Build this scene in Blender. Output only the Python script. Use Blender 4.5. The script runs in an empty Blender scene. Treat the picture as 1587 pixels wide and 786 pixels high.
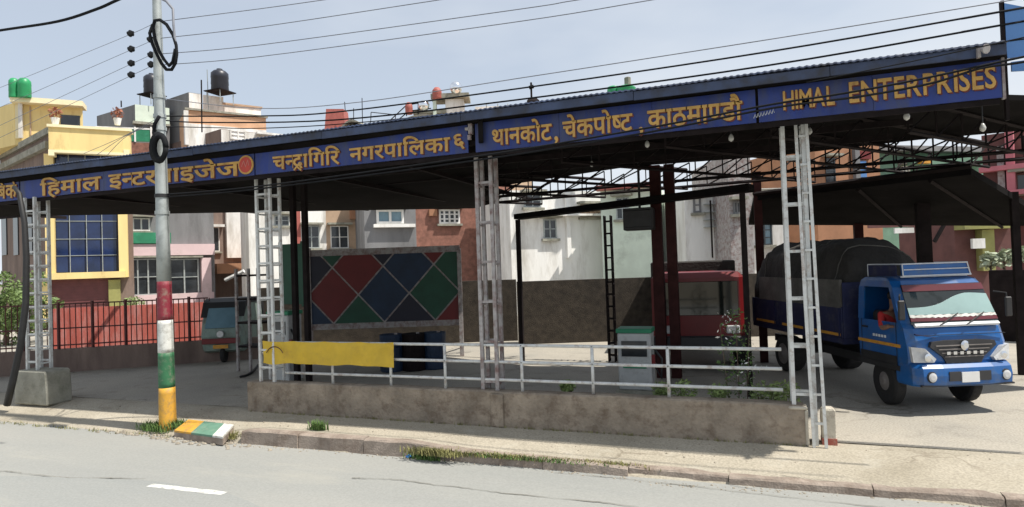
import bpy, bmesh, math, random
from mathutils import Vector, Matrix, noise
random.seed(7)
S = bpy.context.scene
C = S.collection
V = Vector

# ------------------------------------------------------------------ camera
FPX, PITCH, ROLL, YAW, HC = 951.2, .0195, .034, .3511, 2.45
fw = V((-math.sin(YAW)*math.cos(PITCH), math.cos(YAW)*math.cos(PITCH), math.sin(PITCH)))
rt = fw.cross(V((0, 0, 1))).normalized()
up = rt.cross(fw)
cr, sr = math.cos(ROLL), math.sin(ROLL)
RT = cr*rt - sr*up
UP = sr*rt + cr*up
CAM = V((0, 0, HC))
cam = bpy.data.cameras.new('camera')
camo = bpy.data.objects.new('camera', cam)
C.objects.link(camo)
camo.matrix_world = Matrix(((RT.x, UP.x, -fw.x, 0), (RT.y, UP.y, -fw.y, 0), (RT.z, UP.z, -fw.z, HC), (0, 0, 0, 1)))
cam.sensor_width = 36
cam.lens = FPX/1587*36
cam.clip_start = .1
cam.clip_end = 4000
S.camera = camo

# ------------------------------------------------------------------ world, sun, exposure
SUNV = V((2.65, -.03, 4.75)).normalized()
w = bpy.data.worlds.new('World')
S.world = w
w.use_nodes = True
nt = w.node_tree
nt.nodes.clear()
sky = nt.nodes.new('ShaderNodeTexSky')
sky.sky_type = 'NISHITA'
sky.sun_disc = False
sky.sun_elevation = math.asin(SUNV.z)
sky.sun_rotation = math.atan2(SUNV.x, SUNV.y)
sky.altitude = 1300
sky.air_density = 1.3
sky.dust_density = 4.0
sky.ozone_density = 1.5
tc = nt.nodes.new('ShaderNodeTexCoord')
mp = nt.nodes.new('ShaderNodeMapping')
mp.inputs['Scale'].default_value = (1, 1, 3.2)
nz = nt.nodes.new('ShaderNodeTexNoise')
nz.inputs['Scale'].default_value = 1.1
nz.inputs['Detail'].default_value = 5
nz.inputs['Roughness'].default_value = .5
rp = nt.nodes.new('ShaderNodeValToRGB')
rp.color_ramp.elements[0].position = .40
rp.color_ramp.elements[0].color = (.55, .55, .55, 1)
rp.color_ramp.elements[1].position = .64
rp.color_ramp.elements[1].color = (.98, .98, .98, 1)
mx = nt.nodes.new('ShaderNodeMixRGB')
mx.inputs[2].default_value = (5.95, 6.35, 6.85, 1)
bg = nt.nodes.new('ShaderNodeBackground')
bg.inputs[1].default_value = .10
wo = nt.nodes.new('ShaderNodeOutputWorld')
L = nt.links.new
L(tc.outputs['Generated'], mp.inputs[0]); L(mp.outputs[0], nz.inputs['Vector'])
L(nz.outputs['Fac'], rp.inputs[0]); L(rp.outputs[0], mx.inputs[0]); L(sky.outputs[0], mx.inputs[1])
L(mx.outputs[0], bg.inputs[0]); L(bg.outputs[0], wo.inputs[0])
sl = bpy.data.lights.new('sun', 'SUN')
sl.energy = 4.4
sl.angle = math.radians(.6)
sl.color = (1, .95, .87)
so = bpy.data.objects.new('sun', sl)
C.objects.link(so)
so.rotation_euler = (-SUNV).to_track_quat('-Z', 'Y').to_euler()
S.view_settings.view_transform = 'Standard'
S.view_settings.look = 'None'
S.view_settings.gamma = 1
S.view_settings.exposure = .42
S.view_settings.use_curve_mapping = False

# ------------------------------------------------------------------ measuring helpers (photo pixel -> place)
def ray(x, y):
    return RT*((x-793.5)/FPX) + UP*((393-y)/FPX) + fw
def OY(x, y, Y):
    d = ray(x, y); return CAM + d*(Y/d.y)
def OZ(x, y, Z):
    d = ray(x, y); return CAM + d*((Z-HC)/d.z)
def OD(x, y, z):
    return CAM + ray(x, y)*z

# ------------------------------------------------------------------ mesh helpers
class MB:
    def __init__(s): s.v = []; s.f = []
    def add(s, vs, fs):
        n = len(s.v); s.v += [V(p) for p in vs]; s.f += [tuple(i+n for i in f) for f in fs]; return s
    def box(s, a, b, R=None, o=None):
        x0, y0, z0 = a; x1, y1, z1 = b
        vs = [V((x, y, z)) for z in (z0, z1) for x, y in ((x0, y0), (x1, y0), (x1, y1), (x0, y1))]
        if R is not None: vs = [R @ p for p in vs]
        if o is not None: vs = [p+V(o) for p in vs]
        return s.add(vs, [(0, 3, 2, 1), (4, 5, 6, 7), (0, 1, 5, 4), (1, 2, 6, 5), (2, 3, 7, 6), (3, 0, 4, 7)])
    def prism(s, pts, h):       # pts: 3D ring (top), extruded down by h (vector or number)
        d = V((0, 0, -h)) if not isinstance(h, Vector) else h
        n = len(pts); a = [V(p) for p in pts]; b = [p+d for p in a]
        return s.add(a+b, [tuple(range(n)), tuple(range(2*n-1, n-1, -1))]+[(i, i+n, (i+1) % n+n, (i+1) % n) for i in range(n)])
    def tube(s, pts, r, n=6, closed=False):
        pts = [V(p) for p in pts]; N = len(pts); rr = r if isinstance(r, (list, tuple)) else [r]*N
        base = len(s.v); prev = None
        for i, p in enumerate(pts):
            t = (pts[min(i+1, N-1)]-pts[max(i-1, 0)]).normalized()
            if prev is None:
                a = t.orthogonal().normalized() if abs(t.z) < .99 else V((1, 0, 0))
            else:
                a = (prev - t*prev.dot(t)).normalized()
            prev = a; b = t.cross(a)
            for k in range(n):
                q = 2*math.pi*(k+.5)/n
                s.v.append(p+(a*math.cos(q)+b*math.sin(q))*rr[i])
        for i in range(N-1):
            for k in range(n):
                s.f.append((base+i*n+k, base+i*n+(k+1) % n, base+(i+1)*n+(k+1) % n, base+(i+1)*n+k))
        s.f.append(tuple(base+k for k in range(n))[::-1]); s.f.append(tuple(base+(N-1)*n+k for k in range(n)))
        return s
    def bar(s, a, b, wd, ht=None):      # rectangular bar
        return s.tube([a, b], wd*.7071, 4)
    def lathe(s, c, prof, n=20, axis=None):
        c = V(c); z = V(axis).normalized() if axis is not None else V((0, 0, 1))
        a = z.orthogonal().normalized() if axis is not None else V((1, 0, 0)); b = z.cross(a)
        base = len(s.v)
        for r, h in prof:
            for k in range(n):
                q = 2*math.pi*k/n; s.v.append(c+z*h+(a*math.cos(q)+b*math.sin(q))*r)
        for i in range(len(prof)-1):
            for k in range(n):
                s.f.append((base+i*n+k, base+i*n+(k+1) % n, base+(i+1)*n+(k+1) % n, base+(i+1)*n+k))
        s.f.append(tuple(base+k for k in range(n))[::-1]); s.f.append(tuple(base+(len(prof)-1)*n+k for k in range(n)))
        return s
    def loft(s, rings):
        n = len(rings[0]); base = len(s.v)
        for r in rings: s.v += [V(p) for p in r]
        for i in range(len(rings)-1):
            for k in range(n):
                s.f.append((base+i*n+k, base+i*n+(k+1) % n, base+(i+1)*n+(k+1) % n, base+(i+1)*n+k))
        s.f.append(tuple(base+k for k in range(n))[::-1]); s.f.append(tuple(base+(len(rings)-1)*n+k for k in range(n)))
        return s
    def build(s, name, m, parent=None, smooth=False, bevel=0, local=False, origin=None):
        vs = s.v
        me = bpy.data.meshes.new(name)
        if parent is not None:
            if not local:
                M = WM[parent.name].inverted(); vs = [M @ p for p in vs]
            loc = V((0, 0, 0))
        else:
            if origin is None:
                xs = [p.x for p in vs]; ys = [p.y for p in vs]; zs = [p.z for p in vs]
                loc = V(((min(xs)+max(xs))/2, (min(ys)+max(ys))/2, min(zs)))
            else: loc = V(origin)
            vs = [p-loc for p in vs]
        me.from_pydata([tuple(p) for p in vs], [], s.f)
        bm = bmesh.new(); bm.from_mesh(me)
        bmesh.ops.recalc_face_normals(bm, faces=bm.faces)
        if bevel:
            bmesh.ops.bevel(bm, geom=[e for e in bm.edges if e.is_manifold and e.calc_face_angle(0) > .5], offset=bevel, segments=1, affect='EDGES', clamp_overlap=True)
        bm.to_mesh(me); bm.free()
        if smooth: me.shade_smooth()
        me.materials.append(m)
        o = bpy.data.objects.new(name, me); C.objects.link(o)
        o.location = loc
        if parent is not None:
            o.parent = parent; WM[o.name] = WM[parent.name] @ Matrix.Translation(loc)
        else: WM[o.name] = Matrix.Translation(loc)
        return o
WM = {}
def tag(o, label=None, cat=None, group=None, kind=None):
    for k, v in (('label', label), ('category', cat), ('group', group), ('kind', kind)):
        if v: o[k] = v
    return o
def thing(name, label, cat, loc, rotz=0, group=None):
    o = bpy.data.objects.new(name, None); C.objects.link(o)
    o.location = loc; o.rotation_euler = (0, 0, rotz); o.empty_display_size = .2
    WM[o.name] = Matrix.Translation(V(loc)) @ Matrix.Rotation(rotz, 4, 'Z')
    return tag(o, label, cat, group)
def copy_tree(o, parent=None):
    c = o.copy(); C.objects.link(c); c.parent = parent
    for ch in o.children: copy_tree(ch, c)
    return c

# ------------------------------------------------------------------ materials
def mat(name, col, rough=.8, var=.18, scale=2.5, bump=.0, metal=0, dirt=None, streak=False, spec=.5, coat=0, fine=0):
    m = bpy.data.materials.new(name); m.use_nodes = True
    t = m.node_tree; b = t.nodes['Principled BSDF']
    lk = t.links.new
    co = t.nodes.new('ShaderNodeNewGeometry')
    mpn = t.nodes.new('ShaderNodeMapping')
    mpn.inputs['Scale'].default_value = (1, 1, .18) if streak else (1, 1, 1)
    lk(co.outputs['Position'], mpn.inputs[0])
    n1 = t.nodes.new('ShaderNodeTexNoise'); n1.inputs['Scale'].default_value = scale; n1.inputs['Detail'].default_value = 6; n1.inputs['Roughness'].default_value = .62
    lk(mpn.outputs[0], n1.inputs['Vector'])
    r1 = t.nodes.new('ShaderNodeValToRGB')
    r1.color_ramp.elements[0].position = .32; r1.color_ramp.elements[1].position = .68
    r1.color_ramp.elements[0].color = (*[max(0, c*(1-var)) for c in col], 1)
    r1.color_ramp.elements[1].color = (*[min(1, c*(1+var)) for c in col], 1)
    lk(n1.outputs['Fac'], r1.inputs[0])
    out = r1.outputs[0]
    if dirt:
        dc, amt, ds = dirt
        n2 = t.nodes.new('ShaderNodeTexNoise'); n2.inputs['Scale'].default_value = ds; n2.inputs['Detail'].default_value = 7; n2.inputs['Roughness'].default_value = .7
        mp2 = t.nodes.new('ShaderNodeMapping'); mp2.inputs['Location'].default_value = (3.7, 1.3, 5.1)
        mp2.inputs['Scale'].default_value = (1, 1, .25) if streak else (1, 1, 1)
        lk(co.outputs['Position'], mp2.inputs[0]); lk(mp2.outputs[0], n2.inputs['Vector'])
        r2 = t.nodes.new('ShaderNodeValToRGB'); r2.color_ramp.elements[0].position = .66-amt*.4; r2.color_ramp.elements[1].position = .82-amt*.3
        r2.color_ramp.elements[0].color = (0, 0, 0, 1); r2.color_ramp.elements[1].color = (.85, .85, .85, 1)
        lk(n2.outputs['Fac'], r2.inputs[0])
        mm = t.nodes.new('ShaderNodeMixRGB'); mm.inputs[2].default_value = (*dc, 1)
        lk(r2.outputs[0], mm.inputs[0]); lk(out, mm.inputs[1]); out = mm.outputs[0]
    lk(out, b.inputs['Base Color'])
    b.inputs['Roughness'].default_value = rough; b.inputs['Metallic'].default_value = metal
    b.inputs['Specular IOR Level'].default_value = spec; b.inputs['Coat Weight'].default_value = coat
    if bump:
        n3 = t.nodes.new('ShaderNodeTexNoise'); n3.inputs['Scale'].default_value = fine or scale*9; n3.inputs['Detail'].default_value = 5
        lk(co.outputs['Position'], n3.inputs['Vector'])
        bp = t.nodes.new('ShaderNodeBump'); bp.inputs['Strength'].default_value = bump; bp.inputs['Distance'].default_value = .02
        lk(n3.outputs['Fac'], bp.inputs['Height']); lk(bp.outputs[0], b.inputs['Normal'])
    return m
def ground_mat(name, cols, scale, crack=None, crack_scale=1.0, bump=.25, rough=.9, streakx=1.0, spots=None, grain=1.0):
    m = bpy.data.materials.new(name); m.use_nodes = True
    t = m.node_tree; b = t.nodes['Principled BSDF']; lk = t.links.new
    g = t.nodes.new('ShaderNodeNewGeometry')
    mp_ = t.nodes.new('ShaderNodeMapping'); mp_.inputs['Scale'].default_value = (streakx, 1, 1); lk(g.outputs['Position'], mp_.inputs[0])
    n1 = t.nodes.new('ShaderNodeTexNoise'); n1.inputs['Scale'].default_value = scale; n1.inputs['Detail'].default_value = 8; n1.inputs['Roughness'].default_value = .6
    lk(mp_.outputs[0], n1.inputs['Vector'])
    r = t.nodes.new('ShaderNodeValToRGB'); e = r.color_ramp.elements
    e[0].position = .3; e[0].color = (*cols[0], 1); e[1].position = .7; e[1].color = (*cols[-1], 1)
    if len(cols) == 3: q = e.new(.5); q.color = (*cols[1], 1)
    lk(n1.outputs['Fac'], r.inputs[0])
    # fine grain
    n2 = t.nodes.new('ShaderNodeTexNoise'); n2.inputs['Scale'].default_value = 38; n2.inputs['Detail'].default_value = 6
    lk(g.outputs['Position'], n2.inputs['Vector'])
    r2 = t.nodes.new('ShaderNodeValToRGB'); r2.color_ramp.elements[0].color = (*[1-.2*grain]*3, 1); r2.color_ramp.elements[1].color = (*[1+.13*grain]*3, 1)
    r2.color_ramp.elements[0].position = .35; r2.color_ramp.elements[1].position = .65
    lk(n2.outputs['Fac'], r2.inputs[0])
    mu = t.nodes.new('ShaderNodeMixRGB'); mu.blend_type = 'MULTIPLY'; mu.inputs[0].default_value = 1
    lk(r.outputs[0], mu.inputs[1]); lk(r2.outputs[0], mu.inputs[2]); out = mu.outputs[0]
    if spots:
        n5 = t.nodes.new('ShaderNodeTexNoise'); n5.inputs['Scale'].default_value = spots[1]; n5.inputs['Detail'].default_value = 7; n5.inputs['Roughness'].default_value = .7
        lk(mp_.outputs[0], n5.inputs['Vector'])
        r5 = t.nodes.new('ShaderNodeValToRGB'); r5.color_ramp.elements[0].position = .56; r5.color_ramp.elements[1].position = .74
        r5.color_ramp.elements[0].color = (0, 0, 0, 1); r5.color_ramp.elements[1].color = (.8, .8, .8, 1)
        lk(n5.outputs['Fac'], r5.inputs[0])
        m5 = t.nodes.new('ShaderNodeMixRGB'); m5.inputs[2].default_value = (*spots[0], 1); lk(r5.outputs[0], m5.inputs[0]); lk(out, m5.inputs[1]); out = m5.outputs[0]
    if crack:
        nw = t.nodes.new('ShaderNodeTexNoise'); nw.inputs['Scale'].default_value = 1.6; nw.inputs['Detail'].default_value = 6
        lk(g.outputs['Position'], nw.inputs['Vector'])
        ad = t.nodes.new('ShaderNodeVectorMath'); ad.operation = 'MULTIPLY_ADD'; ad.inputs[1].default_value = (.9, .9, .9)
        lk(nw.outputs['Color'], ad.inputs[0]); lk(g.outputs['Position'], ad.inputs[2])
        vo = t.nodes.new('ShaderNodeTexVoronoi'); vo.feature = 'DISTANCE_TO_EDGE'; vo.inputs['Scale'].default_value = crack_scale
        lk(ad.outputs[0], vo.inputs['Vector'])
        rc = t.nodes.new('ShaderNodeValToRGB'); rc.color_ramp.elements[0].position = .0; rc.color_ramp.elements[0].color = (.75, .75, .75, 1)
        rc.color_ramp.elements[1].position = .02; rc.color_ramp.elements[1].color = (0, 0, 0, 1)
        lk(vo.outputs['Distance'], rc.inputs[0])
        nm = t.nodes.new('ShaderNodeTexNoise'); nm.inputs['Scale'].default_value = .5; lk(g.outputs['Position'], nm.inputs['Vector'])
        rm = t.nodes.new('ShaderNodeValToRGB'); rm.color_ramp.elements[0].position = .5; rm.color_ramp.elements[1].position = .6; lk(nm.outputs['Fac'], rm.inputs[0])
        mk = t.nodes.new('ShaderNodeMixRGB'); mk.blend_type = 'MULTIPLY'; mk.inputs[0].default_value = 1; lk(rc.outputs[0], mk.inputs[1]); lk(rm.outputs[0], mk.inputs[2])
        mc = t.nodes.new('ShaderNodeMixRGB'); mc.inputs[2].default_value = (*crack, 1); lk(mk.outputs[0], mc.inputs[0]); lk(out, mc.inputs[1]); out = mc.outputs[0]
    lk(out, b.inputs['Base Color']); b.inputs['Roughness'].default_value = rough
    bp = t.nodes.new('ShaderNodeBump'); bp.inputs['Strength'].default_value = bump; bp.inputs['Distance'].default_value = .015
    lk(n2.outputs['Fac'], bp.inputs['Height']); lk(bp.outputs[0], b.inputs['Normal'])
    return m
def glass_mat(name, col=(.05, .06, .07), rough=.08, alpha=1):
    m = mat(name, col, rough, .25, 1.2, spec=.8)
    return m

M = {}
M['road'] = ground_mat('road_surface', [(.25, .258, .248), (.295, .297, .277), (.335, .325, .296)], .35, None, .35, streakx=.22, bump=.10, grain=.35, spots=((.38, .365, .315), .6))
M['pave'] = ground_mat('pavement_concrete', [(.30, .265, .20), (.375, .335, .262), (.43, .385, .305)], .8, (.17, .14, .1), .7, spots=((.44, .41, .34), 1.7))
M['yard'] = ground_mat('yard_concrete', [(.31, .29, .25), (.37, .34, .285), (.41, .37, .305)], .6, (.16, .14, .11), .55, spots=((.20, .18, .15), 1.3))
M['earth'] = ground_mat('earth_ground', [(.16, .14, .10), (.22, .19, .14), (.26, .23, .17)], .2)
M['kerb'] = mat('kerb_stone', (.31, .255, .21), .9, .25, 4, .6, dirt=((.17, .125, .095), .5, 3))
M['grit'] = mat('dusty_grit', (.33, .29, .23), .95, .3, 9, .5)
M['crack'] = mat('dirt_filled_crack', (.17, .16, .135), .95, .2, 9)
M['line'] = mat('worn_white_paint', (.72, .72, .68), .7, .12, 20, dirt=((.30, .30, .27), .55, 14))
M['wall'] = mat('stained_cement_wall', (.29, .24, .185), .92, .30, 2.4, .9, dirt=((.14, .10, .07), .46, 5.0))
M['wallcap'] = mat('bleached_cement', (.50, .46, .38), .9, .2, 4, .6, dirt=((.25, .2, .16), .4, 6))
M['white'] = mat('aged_white_paint', (.62, .63, .61), .55, .12, 6, dirt=((.30, .22, .17), .38, 9))
M['whitedull'] = mat('grimy_white_paint', (.36, .34, .33), .6, .2, 6, dirt=((.16, .08, .07), .55, 7))
M['darkred'] = mat('maroon_oxide_paint', (.10, .025, .022), .6, .3, 5)
M['postred'] = mat('dark_maroon_post', (.040, .013, .012), .75, .35, 4, spec=.15)  # maroon darkened to near black for the inner posts
M['steel'] = mat('blackened_steel', (.016, .012, .012), .8, .35, 4, spec=.12)
M['soffit'] = mat('shade_dark_roof_sheet', (.010, .009, .009), .95, .4, 1.2, .2, spec=.05)  # near black: the deep shade under the roof is put into the colour
M['roofedge'] = mat('slate_blue_painted_edge', (.045, .065, .125), .65, .3, 2, dirt=((.03, .03, .035), .55, 3))
M['sign'] = mat('blue_sign_paint', (.014, .036, .20), .5, .28, 1.6, dirt=((.05, .06, .11), .5, 3.2), streak=True)
M['letter'] = mat('mustard_letter_paint', (.56, .33, .085), .6, .14, 5, dirt=((.28, .15, .06), .36, 7))
M['lettershadow'] = mat('maroon_letter_shade', (.14, .03, .02), .6, .2, 9)
M['emblem'] = mat('red_emblem_paint', (.50, .06, .04), .5, .15, 9)
M['galv'] = mat('galvanised_steel', (.40, .43, .42), .5, .15, 3, metal=.35, dirt=((.22, .24, .23), .4, 5))
M['pyellow'] = mat('pole_yellow', (.62, .33, .04), .6, .15, 6, dirt=((.3, .2, .1), .46, 9))
M['pgreen'] = mat('pole_green', (.03, .14, .06), .6, .2, 6, dirt=((.2, .2, .15), .46, 9))
M['pwhite'] = mat('pole_white', (.66, .66, .62), .6, .1, 6, dirt=((.3, .28, .24), .46, 9))
M['pred'] = mat('pole_red', (.22, .02, .035), .6, .2, 6, dirt=((.25, .18, .14), .46, 9))
M['black'] = mat('black_rubber', (.018, .018, .019), .6, .3, 5)
M['cable'] = mat('black_cable', (.012, .013, .015), .8, .2, 5, spec=.15)
M['wire'] = mat('grey_wire', (.20, .21, .24), .5, .2, 5)
M['conc'] = mat('rough_concrete', (.30, .29, .24), .92, .22, 2.5, .7, dirt=((.16, .16, .12), .45, 3))
M['greycem'] = mat('grey_cement_render', (.20, .20, .205), .92, .2, 1.0, .3, dirt=((.11, .11, .11), .4, .8), streak=True)
M['brownwall'] = mat('brown_brick_wall', (.20, .145, .12), .92, .22, 2.2, .5, dirt=((.10, .07, .06), .4, 1.0), streak=True)
M['yellow'] = mat('yellow_house_paint', (.80, .62, .27), .8, .1, 1.2, dirt=((.5, .34, .14), .25, 1.4), streak=True)
M['cream'] = mat('cream_house_paint', (.84, .74, .48), .8, .08, 1.2)
M['pink'] = mat('pink_house_paint', (.66, .50, .51), .8, .08, 1.2, dirt=((.5, .4, .38), .3, 1))
M['housewhite'] = mat('white_house_paint', (.80, .79, .76), .8, .10, 1, dirt=((.46, .43, .38), .5, 1.1), streak=True)
M['mint'] = mat('mint_render', (.60, .68, .58), .8, .1, 1, dirt=((.4, .45, .38), .3, 1))
M['tanwarm'] = mat('warm_tan_render', (.60, .36, .22), .85, .12, 1, dirt=((.45, .3, .2), .3, 1))
M['tan'] = mat('tan_render', (.45, .32, .22), .85, .15, 1, dirt=((.3, .2, .15), .3, 1.4))
M['brick'] = mat('red_brick', (.24, .11, .08), .9, .3, 4, .4)
M['orange'] = mat('orange_house_paint', (.36, .18, .10), .85, .15, 1.2)
M['greenpaint'] = mat('green_paint', (.02, .20, .10), .6, .15, 2, dirt=((.05, .3, .18), .3, 2))
M['greenroof'] = mat('green_roof_terrace', (.14, .25, .18), .8, .2, 1.2)
M['greentank'] = mat('green_plastic_tank', (.025, .30, .11), .4, .12, 3)
M['blacktank'] = mat('black_plastic_tank', (.022, .024, .034), .4, .2, 2)
M['redtank'] = mat('faded_red_tank', (.36, .10, .08), .6, .15, 3)
M['shine'] = mat('polished_steel_tank', (.85, .86, .88), .12, .03, 3, metal=1)
M['glassblue'] = mat('blue_curtain_glass', (.010, .022, .075), .08, .45, .9, spec=.7)
M['glass'] = mat('dark_window_glass', (.03, .035, .04), .1, .4, 1.5, spec=.7)
M['glassc'] = mat('pale_cyan_glass', (.16, .27, .33), .12, .2, 1.5, spec=.7)
M['shutter'] = mat('maroon_shutter', (.14, .045, .045), .6, .15, 3)
M['salmon'] = mat('red_boundary_sheet', (.50, .12, .09), .7, .18, 2.5, dirt=((.60, .30, .27), .45, 4), streak=True)
M['leaf'] = mat('leaf_green', (.07, .13, .03), .6, .45, 9)
M['leafl'] = mat('leaf_pale_green', (.20, .27, .09), .6, .4, 9)
M['leafm'] = mat('leaf_mid_green', (.12, .18, .05), .6, .5, 5)
M['leafv'] = mat('variegated_leaf', (.34, .38, .26), .6, .4, 7)
M['grassd'] = mat('dry_grass', (.20, .19, .07), .8, .5, 6)
M['grass'] = mat('green_grass', (.09, .16, .04), .8, .5, 6)
M['bark'] = mat('bark', (.10, .07, .05), .9, .3, 6, .5)
M['truck'] = mat('blue_truck_paint', (.006, .090, .30), .38, .14, 2.2, dirt=((.08, .11, .16), .36, 3.5), coat=.15)
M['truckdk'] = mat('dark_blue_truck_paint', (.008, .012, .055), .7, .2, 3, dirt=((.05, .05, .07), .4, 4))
M['tarp'] = mat('dark_load_tarpaulin', (.028, .025, .022), .9, .4, 2, .9)
M['canvas'] = mat('grey_canvas', (.10, .095, .085), .9, .3, 3, .6)
M['plastic'] = mat('black_plastic_trim', (.03, .03, .033), .5, .2, 5)
M['chrome'] = mat('chrome', (.75, .76, .78), .15, .05, 4, metal=1)
M['lamp'] = mat('headlight_glass', (.55, .56, .57), .1, .15, 12, spec=.9)
M['amber'] = mat('amber_plastic', (.7, .25, .02), .3, .1, 8)
M['stripe'] = mat('yellow_stripe', (.60, .28, .03), .5, .2, 8, dirt=((.2, .1, .05), .3, 8))
M['decal'] = mat('white_decal', (.70, .72, .74), .5, .1, 8)
M['visor'] = mat('pale_windscreen_film', (.26, .38, .37), .35, .10, 1.5, spec=.6)
M['windshield'] = mat('windscreen_glass', (.012, .016, .014), .06, .3, 2, spec=.8)
M['redstrip'] = mat('red_windscreen_strip', (.10, .010, .015), .3, .15, 4, spec=.7)
M['plate'] = mat('number_plate_white', (.70, .70, .68), .5, .05, 8)
M['tyre'] = mat('tyre_rubber', (.022, .021, .021), .85, .3, 8, .3)
M['rim'] = mat('wheel_rim', (.22, .20, .19), .5, .2, 5, metal=.3)
M['skin'] = mat('skin', (.24, .13, .085), .6, .08, 6)
M['shirt'] = mat('red_shirt_cloth', (.50, .03, .03), .8, .12, 8)
M['trouser'] = mat('navy_cloth', (.03, .04, .09), .85, .2, 8)
M['hair'] = mat('black_hair', (.012, .01, .01), .6, .2, 10)
M['bluesheet'] = mat('blue_hoarding_sheet', (.10, .24, .52), .5, .08, 1.2, dirt=((.07, .17, .40), .3, 1.3))
M['banner'] = mat('yellow_banner', (.60, .40, .03), .6, .1, 4, dirt=((.45, .28, .04), .3, 5))
M['hoardred'] = mat('hoarding_red', (.15, .015, .015), .6, .1, 3)
M['hoardgreen'] = mat('hoarding_green', (.012, .07, .04), .6, .2, 3)
M['hoardblue'] = mat('hoarding_blue', (.010, .028, .065), .6, .2, 3)
M['hoardnavy'] = mat('hoarding_black', (.015, .015, .03), .6, .1, 3)
M['pump'] = mat('grey_pump_body', (.42, .43, .42), .5, .1, 4, dirt=((.25, .24, .22), .3, 6))
M['redpaint'] = mat('red_vehicle_paint', (.16, .010, .012), .4, .12, 3)
M['bulb'] = mat('unlit_glass_bulb', (.55, .55, .52), .15, .05, 8)
M['olive'] = mat('olive_concrete_paint', (.30, .29, .10), .85, .15, 2, dirt=((.2, .19, .1), .3, 2))
M['pinkcol'] = mat('pink_column_paint', (.50, .16, .19), .8, .12, 2)
M['maroonwall'] = mat('maroon_wall', (.14, .06, .055), .85, .2, 2)
M['shadewall'] = mat('shade_dark_wall', (.05, .04, .03), .95, .4, 5, .8)  # near-black wall colour with the yard's shade put into it
M['litterred'] = mat('red_plastic_litter', (.45, .08, .07), .5, .1, 8)
M['litterblue'] = mat('blue_plastic_litter', (.05, .25, .60), .4, .1, 8)
M['paper'] = mat('white_paper_litter', (.75, .74, .70), .8, .1, 8)

def noisy_sheet(x0, x1, y0, y1, nx, ny, z, amp, sc=1.0, seed=0):
    mb = MB(); vs = []
    for j in range(ny+1):
        for i in range(nx+1):
            x = x0+(x1-x0)*i/nx; y = y0+(y1-y0)*j/ny
            vs.append((x, y, z+amp*noise.noise(V((x*sc+seed, y*sc, 0)))))
    return mb.add(vs, [(j*(nx+1)+i, j*(nx+1)+i+1, (j+1)*(nx+1)+i+1, (j+1)*(nx+1)+i) for j in range(ny) for i in range(nx)])
def flat(pts, z):
    return MB().add([(p[0], p[1], z) for p in pts], [tuple(range(len(pts)))])

# ------------------------------------------------------------------ ground, road, pavement
tag(flat([(-1500, -1500), (1500, -1500), (1500, 1500), (-1500, 1500)], -.30).build('ground', M['earth']), kind='structure')
tag(noisy_sheet(-90, 60, -8, 7.70, 150, 22, -.20, .008, .5).build('road', M['road'], smooth=True), kind='structure')
KY = 7.62
def edge(x):    # height of the pavement edge: dropped driveway, raised kerb, low kerb
    P_ = ((-9.6, -.185), (-8.8, -.17), (-7.7, -.12), (-7.35, .0), (-4.4, .0), (-3.6, -.07), (0, -.125), (3, -.10), (9, -.09))
    if x <= P_[0][0]: return P_[0][1]
    for (a, b), (c, d) in zip(P_[:-1], P_[1:]):
        if x <= c: return b+(d-b)*(x-a)/(c-a)
    return P_[-1][1]
mb = MB(); vs = []; nx, ys = 300, (KY-.03, KY+.12, 7.9, 8.1, 8.3, 8.55, 9.0)
for y in ys:
    for i in range(nx+1):
        x = -60+i*.35
        t = max(0, min(1, (8.5-y)/.85))
        vs.append((x, y+(.05*noise.noise(V((x*1.3, 7, 7))) if y < KY else 0), -.24 if y < KY else edge(x)*t-.006+.008*noise.noise(V((x*.8, y*.8, 3)))))
mb.add(vs, [(j*(nx+1)+i, j*(nx+1)+i+1, (j+1)*(nx+1)+i+1, (j+1)*(nx+1)+i) for j in range(len(ys)-1) for i in range(nx)])
pavement = tag(mb.build('pavement', M['pave'], smooth=True), kind='structure')
tag(noisy_sheet(-60, 45, 8.98, 60, 120, 60, .0, .012, .5, 5).build('yard', M['yard'], smooth=True), kind='structure')
# kerb stones, one object each
x = -7.42; k = 0
while x < 12:
    ln = random.uniform(.9, 1.5); hgt = 0
    y0 = KY+random.uniform(-.03, .03)
    mb = MB(); n = 6; rings = []
    for i in range(n+1):
        xx = x+(ln-.012)*i/n; j = lambda s: random.uniform(-s, s)
        top = edge(xx)+.012+j(.006)
        rings.append([(xx, y0+j(.012), -.26), (xx, y0+.015+j(.012), top-.02), (xx, y0+.04+j(.01), top), (xx, y0+.17, top+j(.004)), (xx, y0+.17, -.26)])
    mb.loft(rings).build('kerb_stone', M['kerb'], pavement)
    x += ln
# dashes on the road
for a, b in (((232, 752), (348, 765)),):
    A = OZ(*a, -.19); B = OZ(*b, -.19); d = (B-A)
    vs = []
    for i in range(13):
        q = A+d*i/12; h = .055+random.uniform(-.008, .006)
        vs += [(q.x+random.uniform(-.01, .01), q.y-h, -.188), (q.x, q.y+h, -.188)]
    o = MB().add(vs, [(2*i, 2*i+2, 2*i+3, 2*i+1) for i in range(12)]).build('road_marking', M['line'])
    tag(o, kind='structure')
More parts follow.
